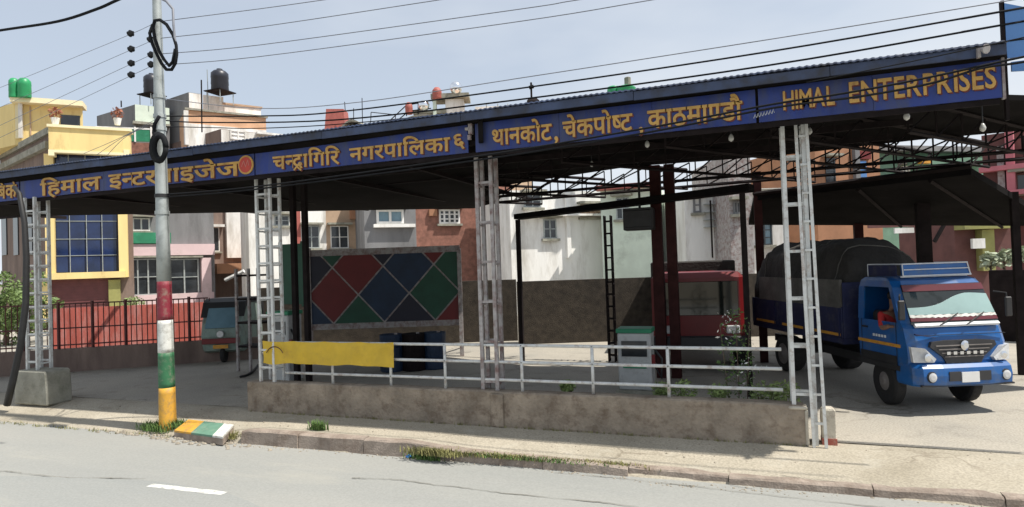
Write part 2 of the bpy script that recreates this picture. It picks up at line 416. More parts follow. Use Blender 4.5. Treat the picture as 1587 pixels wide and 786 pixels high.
# broken, dusty strip between road and driveway on the left and grit along the kerb
def grit(name, spots, n, m, smin, smax, kind='stuff'):
    mb = MB()
    for _ in range(n):
        cx, cy, rx, ry, cz = random.choice(spots)
        x = cx+random.gauss(0, rx); y = cy+random.gauss(0, ry); s = random.uniform(smin, smax)
        a = random.uniform(0, 6.28); q = [(x+s*math.cos(a+t)*random.uniform(.7, 1.2), y+s*math.sin(a+t)*random.uniform(.5, 1), cz) for t in (0, 1.25, 2.5, 3.8, 5)]
        top = [(p[0]*.5+x*.5, p[1]*.5+y*.5, cz+s*.5) for p in q]
        mb.add(q+top, [(0, 1, 6, 5), (1, 2, 7, 6), (2, 3, 8, 7), (3, 4, 9, 8), (4, 0, 5, 9), (5, 6, 7, 8, 9)])
    return tag(mb.build(name, m), kind=kind)
gs = [(OZ(x_, y_, -.19).x, OZ(x_, y_, -.19).y, .35, .05, -.198) for x_, y_ in ((60, 655), (130, 660), (200, 668), (230, 674), (280, 682), (330, 684), (380, 690), (450, 694), (520, 697), (600, 706), (700, 712), (760, 716), (900, 733), (1060, 752), (1200, 760), (1350, 768), (1500, 782))]
tag(grit('loose_gravel', gs, 700, M['grit'], .004, .022))
gs2 = [(OZ(x_, y_, -.18).x, OZ(x_, y_, -.18).y, .30, .06, -.196) for x_, y_ in ((90, 650), (150, 660), (190, 668), (220, 672), (250, 676), (300, 684), (350, 688))]
tag(grit('broken_concrete', gs2, 160, M['grit'], .012, .055), kind='stuff')
M['roadpatch'] = ground_mat('road_patch', [(.23, .243, .238), (.27, .278, .265), (.305, .303, .28)], .5, None, .35, streakx=.22, bump=.1, grain=.4, spots=((.36, .35, .30), .8))
pp_ = []
for i in range(60):
    a_ = -200+i*12; pp_.append(OZ(a_, 737+max(0, a_)*.03+(max(0, a_-190)/200)**2*30, -.19))
vs_ = [(q.x, q.y+.05*noise.noise(V((q.x*1.1, 3, 3))), -.1895) for q in pp_]
vs_ += [(q.x, 1.0, -.1895) for q in pp_]
tag(MB().add(vs_, [(i, i+1, i+61, i+60) for i in range(59)]).build('road_patch', M['roadpatch']), kind='structure')
def crack(pts, wd, z=-.19):
    P_ = [OZ(a, b, z) for a, b in pts]; vs = []; k = 0
    for i in range(len(P_)-1):
        for t_ in range(24):
            q = P_[i]+(P_[i+1]-P_[i])*t_/24; o_ = .03*noise.noise(V((q.x*1.5, q.y, 9)))+.01*random.uniform(-1, 1); h_ = wd*max(.15, .5+noise.noise(V((q.x*2.2, 3, 1))))
            vs += [(q.x, q.y+o_-h_, z+.0015), (q.x, q.y+o_+h_, z+.0015)]
    return tag(MB().add(vs, [(2*i, 2*i+2, 2*i+3, 2*i+1) for i in range(len(vs)//2-1)]).build('road_crack', M['crack']), kind='structure')
crack([(-60, 728), (10, 731), (110, 740), (230, 742)], .012)
crack([(545, 741), (620, 744), (793, 765), (1000, 786)], .012)
crack([(1215, 732), (1240, 735), (1300, 741)], .012, -.062)
crack([(1140, 738), (1180, 744)], .010, -.085)
crack([(860, 732), (1000, 745), (1200, 768), (1500, 800)], .008)

# ------------------------------------------------------------------ vegetation helpers
def leaves(mb, c, rad, n, size, droop=.3):
    for _ in range(n):
        while True:
            q = V((random.uniform(-1, 1), random.uniform(-1, 1), random.uniform(-1, 1)))
            if .15 < q.length < 1: break
        p = V(c)+V((q.x*rad[0], q.y*rad[1], q.z*rad[2]))
        s = size*random.uniform(.6, 1.3); a = V((random.gauss(0, 1), random.gauss(0, 1), random.gauss(0, .7))).normalized()
        b = a.orthogonal().normalized(); b.rotate(Matrix.Rotation(random.uniform(0, 6.28), 3, a))
        mb.add([p-a*s, p+b*s*.4, p+a*s, p-b*s*.4], [(0, 1, 2, 3)])
    return mb
def blades(mb, cx, cy, cz, rx, ry, n, h, wd=.008):
    for _ in range(n):
        x = cx+random.gauss(0, rx); y = cy+random.gauss(0, ry); hh = h*random.uniform(.4, 1.15)
        a = random.uniform(0, 6.28); l = random.uniform(.15, .7)*hh
        d = V((math.cos(a), math.sin(a), 0)); s = V((-d.y, d.x, 0))*wd
        p = V((x, y, cz)); m1 = p+d*l*.35+V((0, 0, hh*.6)); t = p+d*l+V((0, 0, hh))
        mb.add([p-s, p+s, m1+s*.7, m1-s*.7, t], [(0, 1, 2, 3), (3, 2, 4)])
    return mb

# ------------------------------------------------------------------ boundary wall with rails
WY = 8.74
wall = thing('boundary_wall', 'low stained cement wall with white pipe rails along the pavement', 'wall', (-3.7, WY, 0))
rng = [-8.35+.35*i for i in range(27)]
rng = [q for q in rng if q < .74]+[.74]
rings = []
for q in rng:
    j = lambda s: s*noise.noise(V((q*2.3, s*91, 1)))
    zt = .53+.02*noise.noise(V((q*1.4, 0, 4)))+(0 if q < .6 else -.02)
    rings.append([(q, WY+.01*noise.noise(V((q*3, 1, 1))), -.02), (q, WY+.012*noise.noise(V((q*2, 5, 1))), zt-.02), (q, WY+.02, zt), (q, WY+.22, zt), (q, WY+.22, -.02)])
MB().loft(rings).build('wall_body', M['wall'], wall)
# the dark pier in the middle and worn coping chips
MB().box((-3.62, WY-.035, 0), (-3.42, WY-.004, .50)).build('pier', M['wall'], wall, bevel=.01)
MB().box((.55, WY-.012, .46), (.775, WY+.20, .50)).build('coping', M['wallcap'], wall, bevel=.012)
MB().box((.742, WY-.014, 0), (.78, WY+.19, .457)).build('wall_end_face', M['wallcap'], wall, bevel=.012)
zs = [OY(1180, y_, WY+.12).z for y_ in (541, 571, 603)]
for z_ in zs:
    MB().tube([(-7.6, WY+.12, z_), (-4, WY+.12, z_+.004), (.50, WY+.12, z_)], .024, 8).build('rail', M['white'], wall, smooth=True)
for x_ in (-6.6, -5.45, -4.45, -3.15, -2.05, -.97):
    MB().tube([(x_, WY+.12, .5), (x_, WY+.12, zs[0]+.01)], .024, 8).build('rail_post', M['white'], wall, smooth=True)
# banner on the rail
A = OY(408, 528, WY+.06); B = OY(610, 533, WY+.06)
bn = thing('yellow_banner', 'yellow cloth banner tied along the rail beside the second lattice column', 'banner', ((A.x+B.x)/2, WY+.06, .55))
mb = MB(); n = 90; m_ = 9; vs = []
for i in range(n+1):
    u = i/n; q = A.x+(B.x-A.x)*u; sag = .018*abs(math.sin(u*math.pi*4))
    for j in range(m_+1):
        v = j/m_; cr_ = .020*noise.noise(V((q*5, v*1.2, 2)))+.012*noise.noise(V((q*14+v*5, v*3, 6)))+.010*math.sin(q*22+v*2)*(1-v*.4)
        vs.append((q+.008*noise.noise(V((u*9, v*4, 1))), WY+.045+cr_, A.z-sag*(1-v)-.40*v-.03*v*noise.noise(V((q*2.5, 0, 8)))))
mb.add(vs, [((m_+1)*i+j, (m_+1)*(i+1)+j, (m_+1)*(i+1)+j+1, (m_+1)*i+j+1) for i in range(n) for j in range(m_)]).build('cloth', M['banner'], bn, smooth=True)
mb = MB(); cx_ = A.x+.28
mb.tube([(cx_+.2*math.cos(t_), WY+.022, A.z-.30+.2*math.sin(t_)) for t_ in [math.pi*(.15+.7*i/10) for i in range(11)]], .009, 4)
mb.build('printed_arc', M['darkred'], bn)
# plants behind the wall
for i, (px_, s_) in enumerate(((1215, .20), (1185, .17), (1115, .12), (1060, .16), (1025, .12), (880, .1))):
    c_ = OY(px_, 612, WY+.45)
    lab = ['bright green shrub behind the wall beside the right lattice column', 'low green shrub second from the right lattice column', 'small leafy plant under the white rails', 'light green plant behind the wall at the rail post', 'small yellow-green plant left of the rail post', 'tiny green plant behind the middle of the wall'][i]
    t_ = thing('shrub', lab, 'shrub', (c_.x, WY+.45, 0), group='shrubs behind the low wall')
    mb = MB(); leaves(mb, (c_.x, WY+.45, .56), (s_*1.2, .15, s_), 260, .035); mb.build('foliage', M['leafl'], t_)
    mb = MB()
    for _ in range(4): mb.tube([(c_.x+random.uniform(-.02, .02), WY+.45, .0), (c_.x+random.uniform(-.1, .1), WY+.45, .55)], .006, 4)
    mb.build('stem', M['bark'], t_)
tb = thing('tall_thin_plant', 'thin dark creeper with pale flowers behind the white rails', 'plant', (-.05, 9.3, 0))
mb = MB(); leaves(mb, (-.05, 9.3, 1.0), (.28, .15, .75), 420, .03); mb.build('foliage', M['leaf'], tb)
mb = MB(); leaves(mb, (-.2, 9.25, 1.5), (.16, .1, .3), 28, .03); leaves(mb, (.1, 9.25, .85), (.3, .1, .2), 30, .025); mb.build('flowers', M['pwhite'], tb)['kind'] = 'stuff'
mb = MB(); [mb.tube([(-.05+q, 9.3, 0), (-.05+q*2.2, 9.3, 1.5)], .008, 4) for q in (-.1, 0, .08)]; mb.build('stem', M['bark'], tb)
# stub post
sp = OZ(1285, 687, 0)
o = MB().loft([[(sp.x-a_, sp.y-b_, z_), (sp.x+a_, sp.y-b_, z_), (sp.x+a_, sp.y+b_, z_), (sp.x-a_, sp.y+b_, z_)] for a_, b_, z_ in ((.085, .08, -.02), (.083, .075, .12), (.087, .08, .34), (.08, .078, .45), (.05, .05, .475))]).build('concrete_stub_post', M['wallcap'], bevel=.012)
tag(o, 'short broken concrete stub post with a red foot beside the right column', 'post')
tag(MB().box((-.0875, -.0835, 0), (.0875, .0835, .10)).build('red_foot', mat('faded_red_foot', (.38, .11, .08), .9, .3, 8, dirt=((.4, .33, .25), .4, 10)), o, local=True))

# ------------------------------------------------------------------ lattice columns
def lattice(name, label, x, y, z0, z1, wd, dp, m, leg=.045, rung=.75, side=.38, group='lattice columns of the canopy', zfront=None, zr=None, rotz=0):
    t = thing(name, label, 'column', (x, y, z0 if zr is None else zr), rotz, group)
    Rz = Matrix.Rotation(rotz, 3, 'Z'); o_ = V((x, y, 0))
    def P(a, b, c): return Rz @ V((a, b, c)) + o_
    for sx in (0, 1):
        for sy in (0, 1):
            zz = z0 if zr is None or sx == 0 else zr
            MB().box((sx*wd-leg/2, sy*dp-leg/2, zz), (sx*wd+leg/2, sy*dp+leg/2, z1), Rz, o_).build('leg', m, t)
    z = z0+.16; i = 0
    while z < z1-.05:
        for sy in (0, 1):
            MB().box((leg/2, sy*dp-.012, z-.018), (wd-leg/2, sy*dp+.012, z+.018), Rz, o_).build('rung', m, t)
        z += rung
    z = (z0 if zr is None else zr)+.12
    while z < z1-.05:
        for sx in (0, 1):
            if sx == 0 and z < z0: continue
            MB().box((sx*wd-.012, leg/2, z-.015), (sx*wd+.012, dp-leg/2, z+.015), Rz, o_).build('rung', m, t)
        z += side
    return t
# plinth and far left column
pl = OZ(49, 626, 0)
o = MB().loft([[(pl.x-a_, 8.25-.0, z_), (pl.x+a_, 8.25-.0, z_), (pl.x+a_, 8.75, z_), (pl.x-a_, 8.75, z_)] for a_, z_ in ((.50, -.02), (.49, .3), (.46, .62), (.43, .66))]).build('concrete_plinth', M['conc'], bevel=.03)
tag(o, 'square weathered concrete plinth under the far left lattice column', 'plinth')
lattice('lattice_column', 'far left grey lattice column standing on a concrete plinth', OY(43, 560, 8.4).x, 8.40, .66, 4.18, .30, .26, M['white'], .05, .28, .28)
x1 = OY(404, 560, 8.8).x
lattice('lattice_column', 'white lattice column at the left end of the low wall beside the yellow banner', x1, 8.80, .0, 4.18, .30, .24, M['white'], .045, .31, .31)
x2 = OY(748, 500, 8.9).x
lattice('lattice_column', 'grimy white and maroon lattice column in the middle of the low wall', x2, 8.85, .5, 4.18, .24, .22, M['whitedull'], .055, .62, .62)
lattice('lattice_column', 'white lattice column at the right end of the low wall beside the stub post', OY(1222, 500, 8.86).x+.02, 8.80, .49, 4.18, .245, .22, M['white'], .05, .62, .40, zr=0)
A = OY(1252, 690, 8.70)
t = thing('ladder_frame', 'white welded ladder frame leaning on the right lattice column down to the pavement', 'frame', (.80, 8.70, 0))
for dx in (0, .14):
    MB().tube([(.83+dx, 8.70, 0), (.80+dx, 8.74, 1.9), (.78+dx*.9, 8.76, 4.16)], .026, 4).build('leg', M['white'], t)
for i in range(11):
    z_ = .3+i*.37; MB().box((.83-i*.004+.02, 8.705+.005*i, z_-.014), (.955-i*.006, 8.73+.005*i, z_+.014)).build('rung', M['white'], t)
# inner dark columns
def post(name, label, p, z1, r, m, cat='post', group=None, z0=0):
    o = MB().box((p.x-r, p.y-r, z0), (p.x+r, p.y+r, z1)).build(name, m)
    return tag(o, label, cat, group)
for i, (px_, y_, r_, lab) in enumerate(((456, 10.6, .05, 'dark steel post behind the yellow banner, left of a pair'), (474, 10.6, .05, 'dark steel post behind the yellow banner, right of a pair'), (1332, 17.5, .10, 'dark maroon shed post behind the truck bed'), (1433, 15.2, .12, 'thick black shed post behind the truck cab roof'), (1576, 14.6, .06, 'thin black shed post at the right edge beyond the truck'), (1020, 13.2, .11, 'dark maroon inner canopy post, left of a close pair'), (1042, 13.2, .10, 'dark maroon inner canopy post, right of a close pair'), (1178, 15.5, .09, 'maroon inner post left of the right lattice column'))):
    p_ = OY(px_, 400, y_)
    post('steel_post', lab, p_, 4.45 if i not in (2, 3, 4) else 3.55, r_, M['postred'] if i in (2, 5, 6, 7) else M['steel'], group='inner steel posts')
t = lattice('lattice_column', 'thin black lattice column under the rear shed edge', OY(938, 400, 15.0).x, 15.0, 0, 3.6, .16, .16, M['steel'], .035, .3, .3, group='inner steel posts')

# ------------------------------------------------------------------ canopy
can = thing('petrol_station_canopy', 'long flat dark canopy roof with a slate blue front edge', 'canopy', (-8, 12, 4.2))
LB = OZ(735, 325, 4.22); LA = OZ(60, 337, 4.22); LL = OZ(-260, 344, 4.22)
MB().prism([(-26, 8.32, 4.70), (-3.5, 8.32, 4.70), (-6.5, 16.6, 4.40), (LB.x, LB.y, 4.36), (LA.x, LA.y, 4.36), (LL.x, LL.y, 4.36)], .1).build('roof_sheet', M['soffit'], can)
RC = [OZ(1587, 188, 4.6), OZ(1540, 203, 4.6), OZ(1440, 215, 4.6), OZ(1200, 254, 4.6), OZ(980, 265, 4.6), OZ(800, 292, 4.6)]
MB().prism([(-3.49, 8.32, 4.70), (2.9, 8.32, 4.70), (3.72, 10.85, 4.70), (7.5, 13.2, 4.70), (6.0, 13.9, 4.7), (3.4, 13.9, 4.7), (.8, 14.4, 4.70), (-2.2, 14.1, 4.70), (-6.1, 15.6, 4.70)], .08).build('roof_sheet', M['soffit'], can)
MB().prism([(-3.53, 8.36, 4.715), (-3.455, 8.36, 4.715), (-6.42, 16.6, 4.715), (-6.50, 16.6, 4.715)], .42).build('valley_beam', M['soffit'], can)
# corrugated front strip: real wave, top of the sheet
mb = MB(); n = 1450; vs = []
for i in range(n+1):
    x_ = -26+28.9*i/n; zz = 4.735+.007*math.sin(x_*80)+.012*noise.noise(V((x_*.7, 0, 0)))
    vs += [(x_, 8.24, zz+.02), (x_, 8.5, zz+.02), (x_, 8.5, zz), (x_, 8.235, zz)]
mb.add(vs, [(4*i+a_, 4*i+4+a_, 4*i+4+(a_+1) % 4, 4*i+(a_+1) % 4) for i in range(n) for a_ in range(4)])
mb.build('corrugated_edge', M['roofedge'], can)
# flashing boards in lengths
x_ = -26; 
while x_ < 2.85:
    ln = min(random.uniform(2.2, 2.9), 2.9-x_)
    if 2.9-(x_+ln) < .6: ln = 2.9-x_
    dz = random.uniform(-.006, .006); dy = random.uniform(-.006, .006)
    MB().box((x_+.004, 8.262+dy, 4.61+dz), (x_+ln-.004, 8.29+dy, 4.725+dz)).build('flashing_board', M['roofedge'], can)
    x_ += ln
MB().box((-26, 8.47, 4.10), (2.88, 8.50, 4.16)).build('sign_rail', M['steel'], can)
MB().box((-26, 8.52, 4.30), (2.86, 8.58, 4.36)).build('purlin', M['steel'], can)
for y_ in (9.6, 10.9, 12.2):
    MB().box((-22, y_, 4.40), (2.6, y_+.06, 4.5)).build('purlin', M['steel'], can)
for x_ in (-21.5, -19, -16.4, -13.85, -10.8, -7.7, -5.6):
    MB().box((x_, 8.6, 4.31), (x_+.07, min(17, 12.2+(x_+18)*.45+1), 4.39)).build('rafter', M['steel'], can)
# trusses under the right bay
dvec = V((.6, .8, 0))
def truss(x0, y0, ln, zb, zt=4.58):
    P0 = V((x0, y0, 0)); n = max(4, int(ln/.75))
    mb = MB(); mb.bar(P0+V((0, 0, zt)), P0+dvec*ln+V((0, 0, zt)), .05)
    mb.build('truss_chord', M['steel'], can)
    mb = MB(); mb.bar(P0+V((0, 0, zb)), P0+dvec*ln+V((0, 0, zb)), .04); mb.build('truss_chord', M['steel'], can)
    for i in range(n+1):
        q = P0+dvec*ln*i/n
        mb = MB(); mb.bar(q+V((0, 0, zb)), q+V((0, 0, zt)), .024); mb.build('truss_web', M['steel'], can)
        if i < n:
            mb = MB(); mb.bar(q+V((0, 0, zb)), q+dvec*ln/n+V((0, 0, zt)), .024); mb.build('truss_web', M['steel'], can)
for (x0, y0, ln, zb) in ((2.3, 9.9, 5.2, 4.12), (.5, 9.1, 7.2, 4.1), (-.9, 9.0, 8.2, 4.08), (-2.6, 9.6, 7.2, 4.1), (-4.4, 10.6, 5.6, 4.12), (-5.4, 12.6, 3.8, 4.12), (-6.2, 14.6, 2.0, 4.12)):
    truss(x0, y0, ln, zb)
# secondary beams parallel to the road, with hanging webs, seen against the light
for (xa, ya, xb, yb, zb) in ((-6.4, 15.4, 6.2, 14.3, 4.16), (-5.8, 14.6, 6.9, 13.5, 4.22)):
    A = V((xa, ya, zb)); B = V((xb, yb, zb)); mb = MB(); mb.bar(A, B, .05); mb.build('truss_chord', M['steel'], can)
    n = 13
    for i in range(n):
        q = A+(B-A)*i/n; q2 = A+(B-A)*(i+1)/n
        mb = MB(); mb.bar(q, V((q2.x, q2.y, 4.6)), .022); mb.build('truss_web', M['steel'], can)
        mb = MB(); mb.bar(q, V((q.x, q.y, 4.6)), .022); mb.build('truss_web', M['steel'], can)

# ------------------------------------------------------------------ lettering
def glyph(ch, off=.016, ext=.02):
    cu = bpy.data.curves.new('glyph', 'FONT'); cu.body = ch; cu.size = 1; cu.resolution_u = 3; cu.offset = off; cu.extrude = ext
    o = bpy.data.objects.new('glyph', cu); C.objects.link(o)
    dg = bpy.context.evaluated_depsgraph_get()
    me = bpy.data.meshes.new_from_object(o.evaluated_get(dg))
    bpy.data.objects.remove(o); bpy.data.curves.remove(cu)
    return me
GC = {}
def gget(tok):
    if tok in GC: return GC[tok]
    ch = tok[0]; me = glyph(ch)
    bm = bmesh.new(); bm.from_mesh(me); bpy.data.meshes.remove(me)
    if tok.endswith('<'):
        cut = {'न': .385, 'ष': .40, 'ण': .50}[ch]
        bmesh.ops.bisect_plane(bm, geom=bm.verts[:]+bm.edges[:]+bm.faces[:], plane_co=(cut, 0, 0), plane_no=(1, 0, 0), clear_outer=True)
    bm.verts.ensure_lookup_table(); bm.verts.index_update()
    vs = [v.co.copy() for v in bm.verts]; fs = [tuple(v.index for v in f.verts) for f in bm.faces]; bm.free()
    mx_ = max(v.x for v in vs) if vs else 0
    adv = {'ि': .27, 'ा': .26, 'ो': .26, 'ौ': .26, 'े': 0, ',': .35, '६': .6}.get(ch, mx_-.03)
    if tok.endswith('<'): adv = mx_-.015
    if tok.endswith('+'):        # the small r stroke below
        def st(a, b, wd=.075):
            a = V(a); b = V(b); d = (b-a).normalized(); n_ = V((-d.y, d.x, 0))*wd/2; z = V((0, 0, .019))
            q = [a-n_, a+n_, b+n_, b-n_]; k = len(vs)
            vs.extend([p_-z for p_ in q]+[p_+z for p_ in q])
            fs.extend([tuple(k+i for i in f) for f in ((0, 3, 2, 1), (4, 5, 6, 7), (0, 1, 5, 4), (1, 2, 6, 5), (2, 3, 7, 6), (3, 0, 4, 7))])
        if ch == 'प': st((.34, .17, 0), (.10, -.02, 0))
        else: st((.26, .10, 0), (.06, -.13, 0)); st((.24, .02, 0), (.42, -.16, 0))
    GC[tok] = (vs, fs, adv); return GC[tok]
def word(mbs, toks, xa, xb, za, zb, y, hgt, latin=False, ext=.02):
    # toks laid between xa and xb on the sign plane, headline za..zb; hgt = headline to foot
    vs = []; fs = []; pen = 0
    for tk in toks:
        if tk == ' ': pen += .3; continue
        v_, f_, adv = gget(tk); k = len(vs)
        vs += [V((p_.x+pen, p_.y, p_.z)) for p_ in v_]; fs += [tuple(i+k for i in f) for f in f_]; pen += adv+(.07 if latin else 0)
    x0 = min(v.x for v in vs); x1 = max(v.x for v in vs); top = .70 if latin else .62
    for mb, dx, dz, dy in mbs:
        out = []
        for v in vs:
            u = (v.x-x0)/(x1-x0); X = xa+(xb-xa)*u; zt = za+(zb-za)*u
            out.append((X+dx, y+dy-v.z*.35, zt+(v.y-top)*hgt/top+dz))
        mb.add(out, fs)
SY = 8.45
def panel(label, xa, xb, words, latin=False, emblem=False, z0=4.17, z1=4.60):
    t = thing('sign_board', label, 'sign', ((xa+xb)/2, SY, z0), 0, 'blue sign boards along the canopy front')
    nb = max(1, round((xb-xa)/1.2)); st = (xb-xa)/nb
    for i in range(nb):
        dy = random.uniform(-.002, .002)
        MB().box((xa+st*i+.002, SY+dy, z0+random.uniform(-.004, .004)), (xa+st*(i+1)-.002, SY+.02, z1)).build('panel', M['sign'], t)
    for wd in words:
        a = MB(); b = MB()
        toks, xx0, xx1, za, zb, h = wd
        word([(a, 0, 0, -.012), (b, .016, -.014, -.005)], toks, xx0, xx1, za, zb, SY, h, latin)
        a.build('lettering', M['letter'], t); b.build('letter_shadow', M['lettershadow'], t)
    return t
panel('leftmost blue sign board cut by the picture edge ending in two letters', -17.6, -13.97, [(['ि', 'ब', 'क', 'े'], -14.75, -14.02, 4.50, 4.48, .26)])
t = panel('blue sign board reading हिमाल इन्टरप्राइजेज with a round red emblem at its right end', -13.93, -7.80, [
    (['ि', 'ह', 'म', 'ा', 'ल'], -13.29, -11.54, 4.44, 4.45, .24),
    (['इ', 'न<', 'ट', 'र', 'प+', 'ा', 'इ', 'ज', 'े', 'ज'], -11.33, -8.10, 4.455, 4.43, .235)])
ec = V((-7.97, SY-.012, 4.36))
MB().lathe(ec, [(.165, -.01), (.165, .012)], 24, axis=(0, -1, 0)).build('emblem_ring', M['letter'], t)
MB().lathe(ec+V((0, -.014, 0)), [(.135, -.002), (.135, .004)], 24, axis=(0, -1, 0)).build('emblem_disc', M['emblem'], t)
mb = MB()
for p_ in ([(-.08, -.03), (-.03, .07)], [(-.03, .07), (.01, -.04)], [(.01, -.04), (.06, .08)], [(.06, .08), (.08, -.02)]):
    mb.tube([ec+V((p_[0][0], -.022, p_[0][1])), ec+V((p_[1][0], -.022, p_[1][1]))], .008, 4)
mb.build('emblem_mark', mat('emblem_pink', (.6, .2, .16), .5), t)
panel('blue sign board reading चन्द्रागिरि नगरपालिका ६ above the yellow banner', -7.78, -3.74, [
    (['च', 'न<', 'द+', 'ा', 'ि', 'ग', 'ि', 'र'], -7.39, -6.02, 4.44, 4.42, .21),
    (['न', 'ग', 'र', 'प', 'ा', 'ि', 'ल', 'क', 'ा'], -5.84, -4.03, 4.43, 4.43, .20),
    (['६'], -3.97, -3.79, 4.46, 4.46, .20)])
panel('blue sign board with two commas reading थानकोट, चेकपोष्ट, काठमाण्डौ right of the cable bracket', -3.62, .30, [
    (['थ', 'ा', 'न', 'क', 'ो', 'ट'], -3.34, -2.42, 4.46, 4.455, .22), ([','], -2.385, -2.33, 4.46, 4.46, .24),
    (['च', 'े', 'क', 'प', 'ो', 'ष<', 'ट'], -2.26, -1.27, 4.46, 4.47, .22), ([','], -1.19, -1.13, 4.47, 4.47, .25),
    (['क', 'ा', 'ठ', 'म', 'ा', 'ण<', 'ड', 'ौ'], -1.07, .14, 4.475, 4.465, .23)])
GC2 = {}
t = panel('right blue sign board reading HIMAL ENTERPRISES', .33, 2.90, [
    (list('HIMAL'), .62, 1.20, 4.53, 4.53, .235), (list('ENTERPRISES'), 1.36, 2.84, 4.545, 4.54, .25)], latin=True)
MB().box((2.902, 8.44, 4.15), (2.93, 8.49, 4.66)).build('end_trim', M['whitedull'], t)
mb = MB(); q = OY(1168, 181, SY-.012)
for i in range(7):
    x0 = q.x+i*.036; mb.tube([(x0, SY-.006, q.z+.006*i-.02), (x0+.02, SY-.006, q.z+.035+.006*i), (x0+.03, SY-.006, q.z-.012+.006*i)], .004, 3)
mb.build('painter_scribble', M['decal'], t)
o = MB().box((-3.71, 8.40, 4.44), (-3.65, 8.46, 4.62)).box((-3.76, 8.39, 4.50), (-3.70, 8.44, 4.54)).box((-3.73, 8.41, 4.36), (-3.68, 8.45, 4.43)).build('cable_bracket', M['whitedull'])
tag(o, 'small pale cable bracket fixed between the second and third blue sign boards', 'bracket')
q = OY(1518, 78, 8.24)
o = MB().lathe(q+V((0, -.03, 0)), [(.01, 0), (.05, .05), (.055, .07)], 10, axis=(.5, -.7, -.2)).box((q.x-.03, 8.2, q.z-.09), (q.x, 8.25, q.z+.02)).build('floodlight', M['whitedull'])
tag(o, 'small floodlight on the roof edge near the right end of the canopy', 'lamp')
# hanging bulbs
for i, (px_, py_, y_) in enumerate(((1405, 178, 8.8), (1133, 212, 9.2), (1003, 222, 9.6), (1255, 202, 10.2), (917, 253, 11.2), (1523, 196, 9.6))):
    q = OY(px_, py_, y_)
    lab = ['hanging bulb under the letters PRISES', 'hanging bulb left of the right lattice column', 'hanging bulb under the third sign board', 'dim hanging bulb just right of the right lattice column', 'dim hanging bulb furthest left under the third sign board', 'hanging bulb nearest the right end of the canopy'][i]
    t = thing('hanging_bulb', lab, 'lamp', (q.x, q.y, q.z-.07), 0, 'bulbs hanging under the canopy')
    MB().lathe(q-V((0, 0, .07)), [(.008, 0), (.032, .02), (.038, .05), (.026, .085), (.014, .11)], 10).build('bulb', M['bulb'], t, smooth=True)
    MB().tube([q+V((0, 0, .04)), (q.x, q.y, 4.61)], .009, 5).build('cord', M['black'], t)

# ------------------------------------------------------------------ utility pole
PX, PYY = -9.26, 7.86
PT = OY(243, 0, PYY)
lean = (PT.x-PX)/PT.z
HT = 8.2
def PP(z, dx=0, dy=0): return V((PX+lean*z+dx, PYY+dy, z))
pole = thing('utility_pole', 'tall leaning steel utility pole with yellow, green, white and red painted bands', 'pole', (PX, PYY, 0))
def rad(z): return .135-.009*z
segs = [(0, .70, 'pyellow'), (.70, 1.42, 'pgreen'), (1.42, 2.12, 'pwhite'), (2.12, 2.92, 'pred'), (2.92, HT, 'galv')]
bz = [OY(258, y_, PYY).z for y_ in (600, 546, 496, 436)]
zz = [-.25]+bz+[HT]
for (a_, b_), n_, mname in zip(zip(zz[:-1], zz[1:]), ('yellow_band', 'green_band', 'white_band', 'red_band', 'shaft'), ('pyellow', 'pgreen', 'pwhite', 'pred', 'galv')):
    st_ = [a_+(b_-a_)*i/8 for i in range(9)]
    MB().tube([PP(z) for z in st_], [rad(z) for z in st_], 16).build(n_, M[mname], pole, smooth=True)
for y_ in (150, 180, 200, 304, 330):
    z = OY(250, y_, PYY).z; MB().tube([PP(z-.03), PP(z+.03)], rad(z)+.015, 16).build('clamp_band', M['galv'] if y_ != 304 else M['black'], pole)
def on(px_, py_, y_=PYY-.12): return OY(px_, py_, y_)
# cable loops at the top
coil = thing('cable_coil', 'loose black cable loop hanging around the top of the utility pole', 'cable', PP(6.3, .1, -.1))
pts = [(237, 38), (232, 52), (236, 68), (243, 84), (250, 98), (258, 108), (266, 108), (272, 98), (274, 84), (273, 70), (268, 54), (258, 38), (248, 31), (240, 32), (237, 42), (240, 60), (247, 80), (254, 92), (262, 102), (268, 96), (272, 76)]
MB().tube([on(*p_) for p_ in pts], .028, 6).build('loop', M['cable'], coil, smooth=True)
MB().tube([on(*p_) for p_ in ((246, -4), (258, 2), (268, 14), (269, 40), (271, 60), (274, 78))], .022, 6).build('drop_cable', M['wire'], coil, smooth=True)
coil2 = thing('cable_coil', 'thick black coil of spare cable tied to the middle of the pole', 'cable', PP(3.9, -.1, -.2))
for k in range(3):
    q = []
    for i in range(17):
        t_ = 2*math.pi*i/16; q.append(OY(246+(11-k)*math.cos(t_)+k, 229+(21-k*1.5)*math.sin(t_), PYY-.2-.03*k))
    MB().tube(q, .045, 6).build('loop', M['cable'], coil2, smooth=True)
MB().tube([on(*p_) for p_ in ((247, 180), (240, 192), (238, 206), (246, 210))], .03, 6).build('tail', M['cable'], coil2, smooth=True)
# insulators
IN = [(203, 53), (204, 77), (204, 99), (204, 117), (235, 86), (235, 101), (234, 62)]
for i, (a_, b_) in enumerate(IN):
    q = on(a_, b_, PYY)
    lab = 'black strain insulator on the %s wire %s the pole' % (['topmost', 'second', 'third', 'lowest', 'third', 'lowest', 'second'][i], 'out to the left of' if i < 4 else 'close against')
    o = MB().lathe(q-V((.06, 0, 0)), [(.015, 0), (.055, .02), (.03, .05), (.06, .07), (.03, .1), (.012, .13)], 10, axis=(1, 0, .25)).build('insulator', M['black'], smooth=True)
    tag(o, lab, 'insulator', 'strain insulators')
